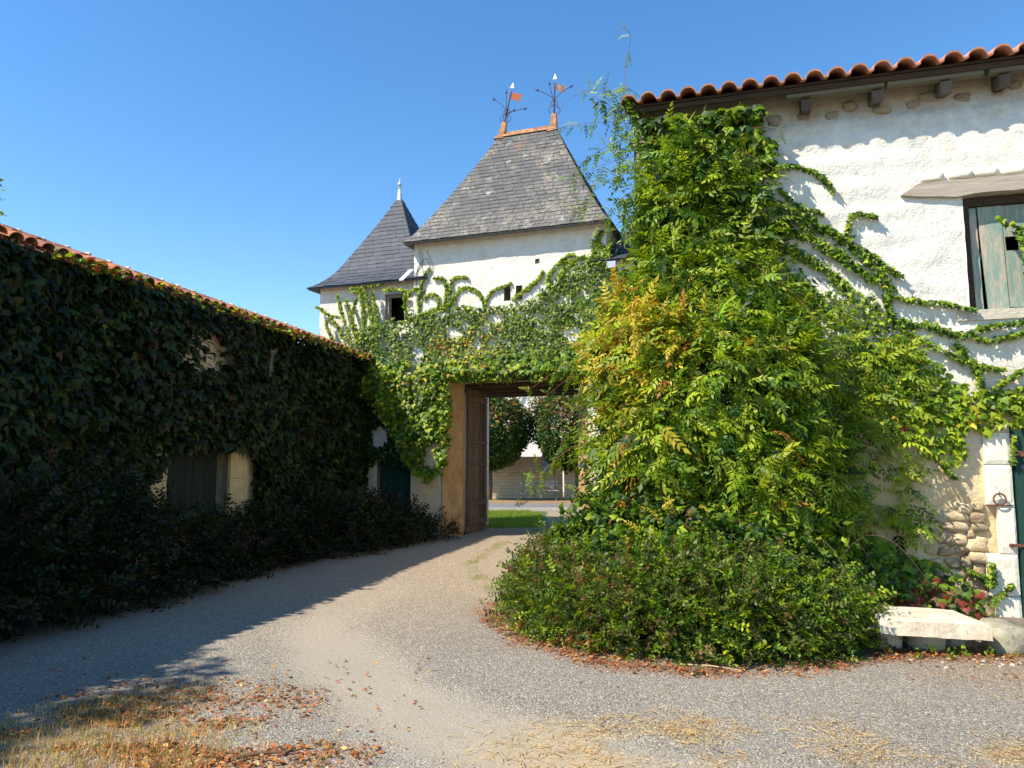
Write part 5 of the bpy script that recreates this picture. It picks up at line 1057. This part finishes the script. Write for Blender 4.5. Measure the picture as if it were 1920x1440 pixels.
CT_ = thing('cotoneaster', 'low sprawling small-leaved shrub with orange berries along the gravel edge', 'shrub', (1.4, 6.8, 0))
cbb = [(.50, 8.1, .10, .36, .72, .46), (.85, 7.4, .10, .48, .52, .50), (1.4, 7.0, .10, .58, .48, .48), (2.05, 6.9, .10, .60, .46, .42), (2.6, 7.0, .10, .40, .36, .34), (.62, 9.0, .15, .30, .65, .50), (2.88, 7.05, .08, .20, .24, .22)]
cc_, nc = blob_clumps([(a, b_ - .05, c_, d * 1.08, e * 1.15, f * (1.3 if a > .9 else .95)) for a, b_, c_, d, e, f in cbb], 3600, .3, .25, 25)
def ccol(P):
    n = len(P); x = P[:, 0]; t = np.clip((1.5 - x) / 1.2, 0, 1) * np.clip(fbm(x, P[:, 2] + P[:, 1], 2, 5) * 3 - .9, 0, 1) * np.clip(1.3 - P[:, 2] * 1.3, .15, 1); c = pick(n, {'mid': 2, 'dark': .5, 'olive': 4.5, 'fresh': 3.5, 'lime': .9, 'brown': .4}); return np.where(rng.random((n, 1)) < t[:, None], pick(n, {'brown': 1.6, 'olive': 5, 'rust': .8, 'straw': .8}), c)
bush_leaves('foliage', SPR, cc_, nc, 3, .08, .22, ccol, CT_, .6, .15, .9, .5)
k = rng.choice(len(cc_), 170); P = np.repeat(cc_[k], 9, 0) + rng.normal(0, .05, (170 * 9, 3)) + np.repeat(nc[k], 9, 0) * .05; P[:, 2] = np.maximum(P[:, 2], .03)
w = np.exp(-((P[:, 0] - .9) / .8) ** 2) > rng.uniform(0, 1, len(P)) * .9; P = P[w]; n = len(P); oc = [np.array([(0, 0, 1), (1, 0, 0), (0, 1, 0), (-1, 0, 0), (0, -1, 0), (0, 0, -1)], float), [(0, 1, 2), (0, 2, 3), (0, 3, 4), (0, 4, 1), (5, 2, 1), (5, 3, 2), (5, 4, 3), (5, 1, 4)]]
o = leaves('berries', [tuple(oc)], P, rng.normal(0, 1, (n, 3)), rng.normal(0, 1, (n, 3)), .0075, np.tile(np.array([[.60, .12, .03]]), (n, 1)), None); unparent(o, CT_)
SL = []
for i in range(60):
    k = rng.integers(len(cc_)); p = cc_[k]; d = unit(nc[k] + rng.normal(0, .4, 3)) ; SL.append([tuple(p - d * .25 + np.array([0, 0, .0])), tuple(p), tuple(p + d * .16 - np.array([0, 0, .02]))])
unparent(stems('stem', SL, .004, STEM_B, None), CT_)

# shrubs along the left wing; part of their shade is put into darkened leaf colours
LS = thing('shrub_border', 'dark low shrub border in the shade along the foot of the left building', 'shrub', (-4.6, 10, 0))
lb = [(-5.6, 6.3, .25, .9, .9, .9), (-5.35, 7.6, .25, .85, 1.0, 1.0), (-5.05, 8.9, .25, .8, 1.0, .95), (-4.75, 10.2, .15, .80, 1.0, .55), (-4.45, 11.4, .12, .70, .9, .40), (-4.2, 12.6, .12, .75, .9, .50), (-3.7, 13.8, .15, .95, .9, .70), (-3.2, 14.9, .15, .95, .8, .62), (-2.6, 15.7, .1, .75, .5, .45), (-6.1, 5.0, .2, .9, .9, .9), (-1.95, 16.2, .05, .5, .3, .28)]
cl, nl = blob_clumps(lb, 3200, .35, .2, 35, barn=False)
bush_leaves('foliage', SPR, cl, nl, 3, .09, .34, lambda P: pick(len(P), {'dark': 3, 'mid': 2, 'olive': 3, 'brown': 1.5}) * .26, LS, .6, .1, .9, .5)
SL = []
for i in range(70):
    k = rng.integers(len(cl)); p = cl[k]; d = unit(nl[k] + rng.normal(0, .4, 3)); SL.append([tuple(p - d * .4), tuple(p), tuple(p + d * .22)])
unparent(stems('stem', SL, .005, STEM_B, None), LS)

# ------------------------------------------------------------------ trees
def tree(name, label, x, y, h, r_, col, n, group=None, lsz=.1, flat=1.0, cz=None, tr=.12, gapf=.30, dirs=None):
    t = thing(name, label, 'tree', (x, y, 0), 0, group); cz = cz or h - r_ * flat; b_ = MB()
    b_.tube([(.03 * math.sin(k), .03 * math.cos(k * 1.3), cz * k / 6) for k in range(7)], [tr * (1 - .07 * k) for k in range(7)], 9); tk = b_.build('trunk', BARK, t, True); b_ = MB(); rs = random.Random(int(x * 10))
    for i in range(10):
        a = i * 2.4; L_ = r_ * rs.uniform(.6, .95); z0 = cz - r_ * flat * rs.uniform(.1, .6); b_.tube([(0, 0, z0), (math.cos(a) * L_ * .4, math.sin(a) * L_ * .4, z0 + L_ * .35), (math.cos(a) * L_ * .85, math.sin(a) * L_ * .85, z0 + L_ * rs.uniform(.5, 1.0) * flat)], [tr * .4, tr * .25, tr * .08], 6)
    b_.build('branch', BARK, t, True)
    d = unit(rng.normal(0, 1, (n, 3))); k = fbm(d[:, 0] * 1.4 + x, d[:, 1] * 1.4 + d[:, 2] * 1.2, 2.2, int(abs(x) * 7)); rad = r_ * (.72 + .5 * k) * rng.uniform(.55, 1.0, n) ** .45; P = d * rad[:, None] * np.array([1, 1, flat]) + np.array([0, 0, cz]); keep = k > gapf; P = P[keep]; d = d[keep]; m_ = len(P)
    o = leaves('crown', OVAL, P, d * .5 + rng.normal(0, .6, (m_, 3)) + np.array([0, 0, -.4]), d * .6 + rng.normal(0, .5, (m_, 3)) + np.array([0, 0, .6]), lsz * rng.uniform(.7, 1.2, m_), col(P), t, None, 'stuff')
    return t
def limecol(P):
    n = len(P); top = np.clip((P[:, 2] - 2.9) / 1.2, 0, 1) * np.clip(fbm(P[:, 0], P[:, 2], 2, 3) * 2.5 - .6, 0, 1); return np.where(rng.random((n, 1)) < top[:, None], pick(n, {'orange': 2, 'brown': 3, 'olive': 2, 'mid': 2}), pick(n, {'dark': 4, 'mid': 4, 'fresh': .8, 'brown': .3}))
tree('pollard_tree', 'round clipped tree left of the bench close beside the brown gate leaf', -1.0, 34.0, 5.1, 1.85, limecol, 15000, 'clipped trees in the court beyond the gate', .17, 1.0, 3.15, .11, .24)
tree('pollard_tree', 'round clipped tree right of the bench with browning top leaves', 2.95, 33.9, 5.6, 2.05, limecol, 18000, 'clipped trees in the court beyond the gate', .17, 1.0, 3.4, .15, .24)
tree('walnut_tree', 'tree behind the left building with only a leafy twig tip in view', -11.85, 12.3, 9.0, 2.75, lambda P: pick(len(P), {'mid': 3, 'fresh': 4, 'lime': 1}), 9000, None, .13, 1.1, 5.9, .16)
tree('garden_tree', 'leafy tree just outside the left edge that throws the ragged shadow', -9.0, 3.2, 7.3, 2.0, lambda P: pick(len(P), {'mid': 3, 'fresh': 3, 'dark': 1}), 6000, None, .16, .9, 5.3, .13)

# ------------------------------------------------------------------ ground litter
def scatter(n, x0, x1, y0, y1, mask, thr=0.0, pw=1.0):
    x = rng.uniform(x0, x1, n); y = y0 + (y1 - y0) * rng.uniform(0, 1, n); k = rng.random(n) < np.clip(mask(x, y), 0, 1) ** pw; return x[k], y[k]
def peb(n, x0, x1, y0, y1, s0, s1, yp=1.6):
    y = y0 + (y1 - y0) * rng.uniform(0, 1, n) ** yp; x = rng.uniform(x0, x1, n) * (y + 1.5) / (y1 + 1.5); k = rng.random(n) > gmask('track', x, y) * .85; x, y = x[k], y[k]; n = len(x); s = rng.uniform(s0, s1, n) * (.6 + .4 * rng.random(n))
    P = np.stack([x, y, gz(x, y) + s * .15], 1); c = np.array([[.26, .255, .245], [.36, .33, .28], [.20, .21, .225], [.46, .42, .35], [.30, .24, .18]])[rng.choice(5, n, p=[.3, .25, .25, .1, .1])]
    return P, s, c
P, s, c = peb(52000, -8, 7, 3.6, 9.5, .004, .0095); n = len(P)
oct2 = (np.array([(0, 0, .6), (1, .1, 0), (.1, .8, 0), (-.9, 0, .05), (0, -1, 0)], float), [(0, 1, 2), (0, 2, 3), (0, 3, 4), (0, 4, 1)])
NN = rng.normal(0, .25, (n, 3)) + np.array([0, 0, 1.0]); PEB = M('pebble'); PEB.out(PEB.attr('Col'), None, .9)
tag(leaves('gravel_stones', [oct2], P, rng.normal(0, 1, (n, 3)) * np.array([1, 1, .1]), NN, s, c, None, PEB.m), 'loose grey and buff gravel stones strewn over the court', 'gravel')
# litter leaves
xs_, ys_ = scatter(110000, -5.2, -.6, 3.6, 6.4, lambda x, y: gmask('lit', x, y) * .30 * (fbm(x, y, 2.2, 8) > .45) + .004); xa, ya = scatter(75000, -.5, 6, 5.3, 9.6, lambda x, y: gmask('lit2', x, y) * .75 + gmask('rd', x, y) * .035 + .0006); x = np.concatenate([xs_, xa]); y = np.concatenate([ys_, ya]); n = len(x)
P = np.stack([x, y, gz(x, y) + rng.uniform(.004, .02, n)], 1); Td = rng.normal(0, 1, (n, 3)) * np.array([1, 1, .25]); N = rng.normal(0, .45, (n, 3)) + np.array([0, 0, 1.0])
tag(leaves('fallen_leaves', OVAL, P, Td, N, .034 * rng.uniform(.5, 1.4, n), pick(n, {'rust': 6, 'orange': 1.0, 'brown': 4, 'straw': 1}), None, DRY), 'orange and brown fallen leaves drifted along the shrub edge and lower left gravel', 'fallen leaves')
# straw
xs_, ys_ = scatter(52000, -.6, 4.6, 3.5, 5.6, lambda x, y: gmask('straw', x, y) * .38 + .004); xa, ya = scatter(5000, -3, 3.5, 3.5, 9, lambda x, y: .035 + 0 * x); xb, yb = scatter(9000, -4.6, -1.2, 3.7, 6.0, lambda x, y: gmask('lit', x, y) * .25); x = np.concatenate([xs_, xa, xb]); y = np.concatenate([ys_, ya, yb]); n = len(x)
P = np.stack([x, y, gz(x, y) + rng.uniform(.004, .016, n)], 1); Td = rng.normal(0, 1, (n, 3)) * np.array([1, .8, .06]); N = rng.normal(0, .1, (n, 3)) + np.array([0, 0, 1.0])
tag(leaves('straw', BLADE, P, Td, N, .07 * rng.uniform(.4, 1.5, n), pick(n, {'straw': 5, 'orange': .4, 'brown': .6}), None, DRY), 'scattered pale straw lying on the gravel of the court', 'straw')
# grass: dry tufts lower left, green weeds, lawn beyond the gate
def grass(name, x, y, hgt, w, label, mat=DRY):
    n = len(x); P = np.stack([x, y, gz(x, y) - .003], 1); Td = rng.normal(0, .45, (n, 3)) + np.array([0, 0, 1.0]); N = rng.normal(0, 1, (n, 3)) + np.array([0, -.6, 0]); return tag(leaves(name, BLADE, P, Td, N, hgt * rng.uniform(.5, 1.3, n), pick(n, w), None, mat), label, 'grass')
xs_, ys_ = scatter(60000, -5.4, -1.0, 3.6, 6.4, lambda x, y: gmask('lit', x, y) * .9 * (fbm(x, y, 1.8, 6) > .49)); grass('dry_grass', xs_, ys_, .06, {'straw': 5, 'orange': 1.5, 'lime': .8, 'olive': .6}, 'dry yellow grass tufts in the gravel at the lower left corner')
xs_, ys_ = scatter(26000, -1.2, .3, 9, 16.5, lambda x, y: gmask('gl', x, y) * .6); xa, ya = scatter(9000, 3.0, 4.8, 6.3, 7.3, lambda x, y: (fbm(x, y, 5, 6) > .62) * .5); grass('weeds', np.concatenate([xs_, xa]), np.concatenate([ys_, ya]), .055, {'lime': 3, 'fresh': 3, 'straw': 2, 'olive': 1}, 'short green weeds growing in the gravel between the wheel tracks', LEAF)
x = rng.uniform(-2.2, 1.1, 42000); y = 19.0 + 7.0 * rng.random(42000); k = x < .8 + (fbm(x, y, 1, 2) - .5) * .8; grass('lawn', x[k], y[k], .085, {'fresh': 5, 'lime': 4, 'mid': 2, 'straw': .6}, 'small green lawn beyond the gateway in front of the road', LEAF)
# weeds under the slab
SP = [(3.36, 6.36), (3.60, 6.33), (3.74, 6.36), (3.50, 6.42), (3.96, 6.38)]
for i, (x, y) in enumerate(SP):
    t = thing('weed', 'small green weed sprouting in front of the stone slab seat', 'weed', (x, y, float(gz(x, y))), 0, 'weeds in front of the slab seat'); n = 16; P = np.zeros((n, 3)) + np.stack([rng.normal(0, .02, n), rng.normal(0, .02, n), rng.uniform(0, .08, n)], 1)
    o = leaves('foliage', OVAL, P, rng.normal(0, .6, (n, 3)) + [0, 0, .6], rng.normal(0, .5, (n, 3)) + [0, -.5, .5], .036, pick(n, {'mid': 2, 'fresh': 3, 'lime': 1}), t, None, None)
b = MB(); b.tube([(0, 0, .015), (.12, .05, .02), (.26, .07, .018), (.36, .13, .02)], [.010, .009, .007, .003], 6); tw = b.build('twig', STEM_B); tw.location = (-1.5, 4.25, 0); tag(tw, 'fallen brown twig on the gravel at the bottom edge', 'twig')
b = MB(); b.tube([(0, 0, .015), (.2, -.10, .03), (.42, -.20, .02)], [.006, .006, .003], 5); tw = b.build('twig', plain('dry_stalk', (.5, .38, .2), .8)); tw.location = (1.35, 6.15, 0); tag(tw, 'long pale dry stalk lying at the foot of the shrubs', 'twig')
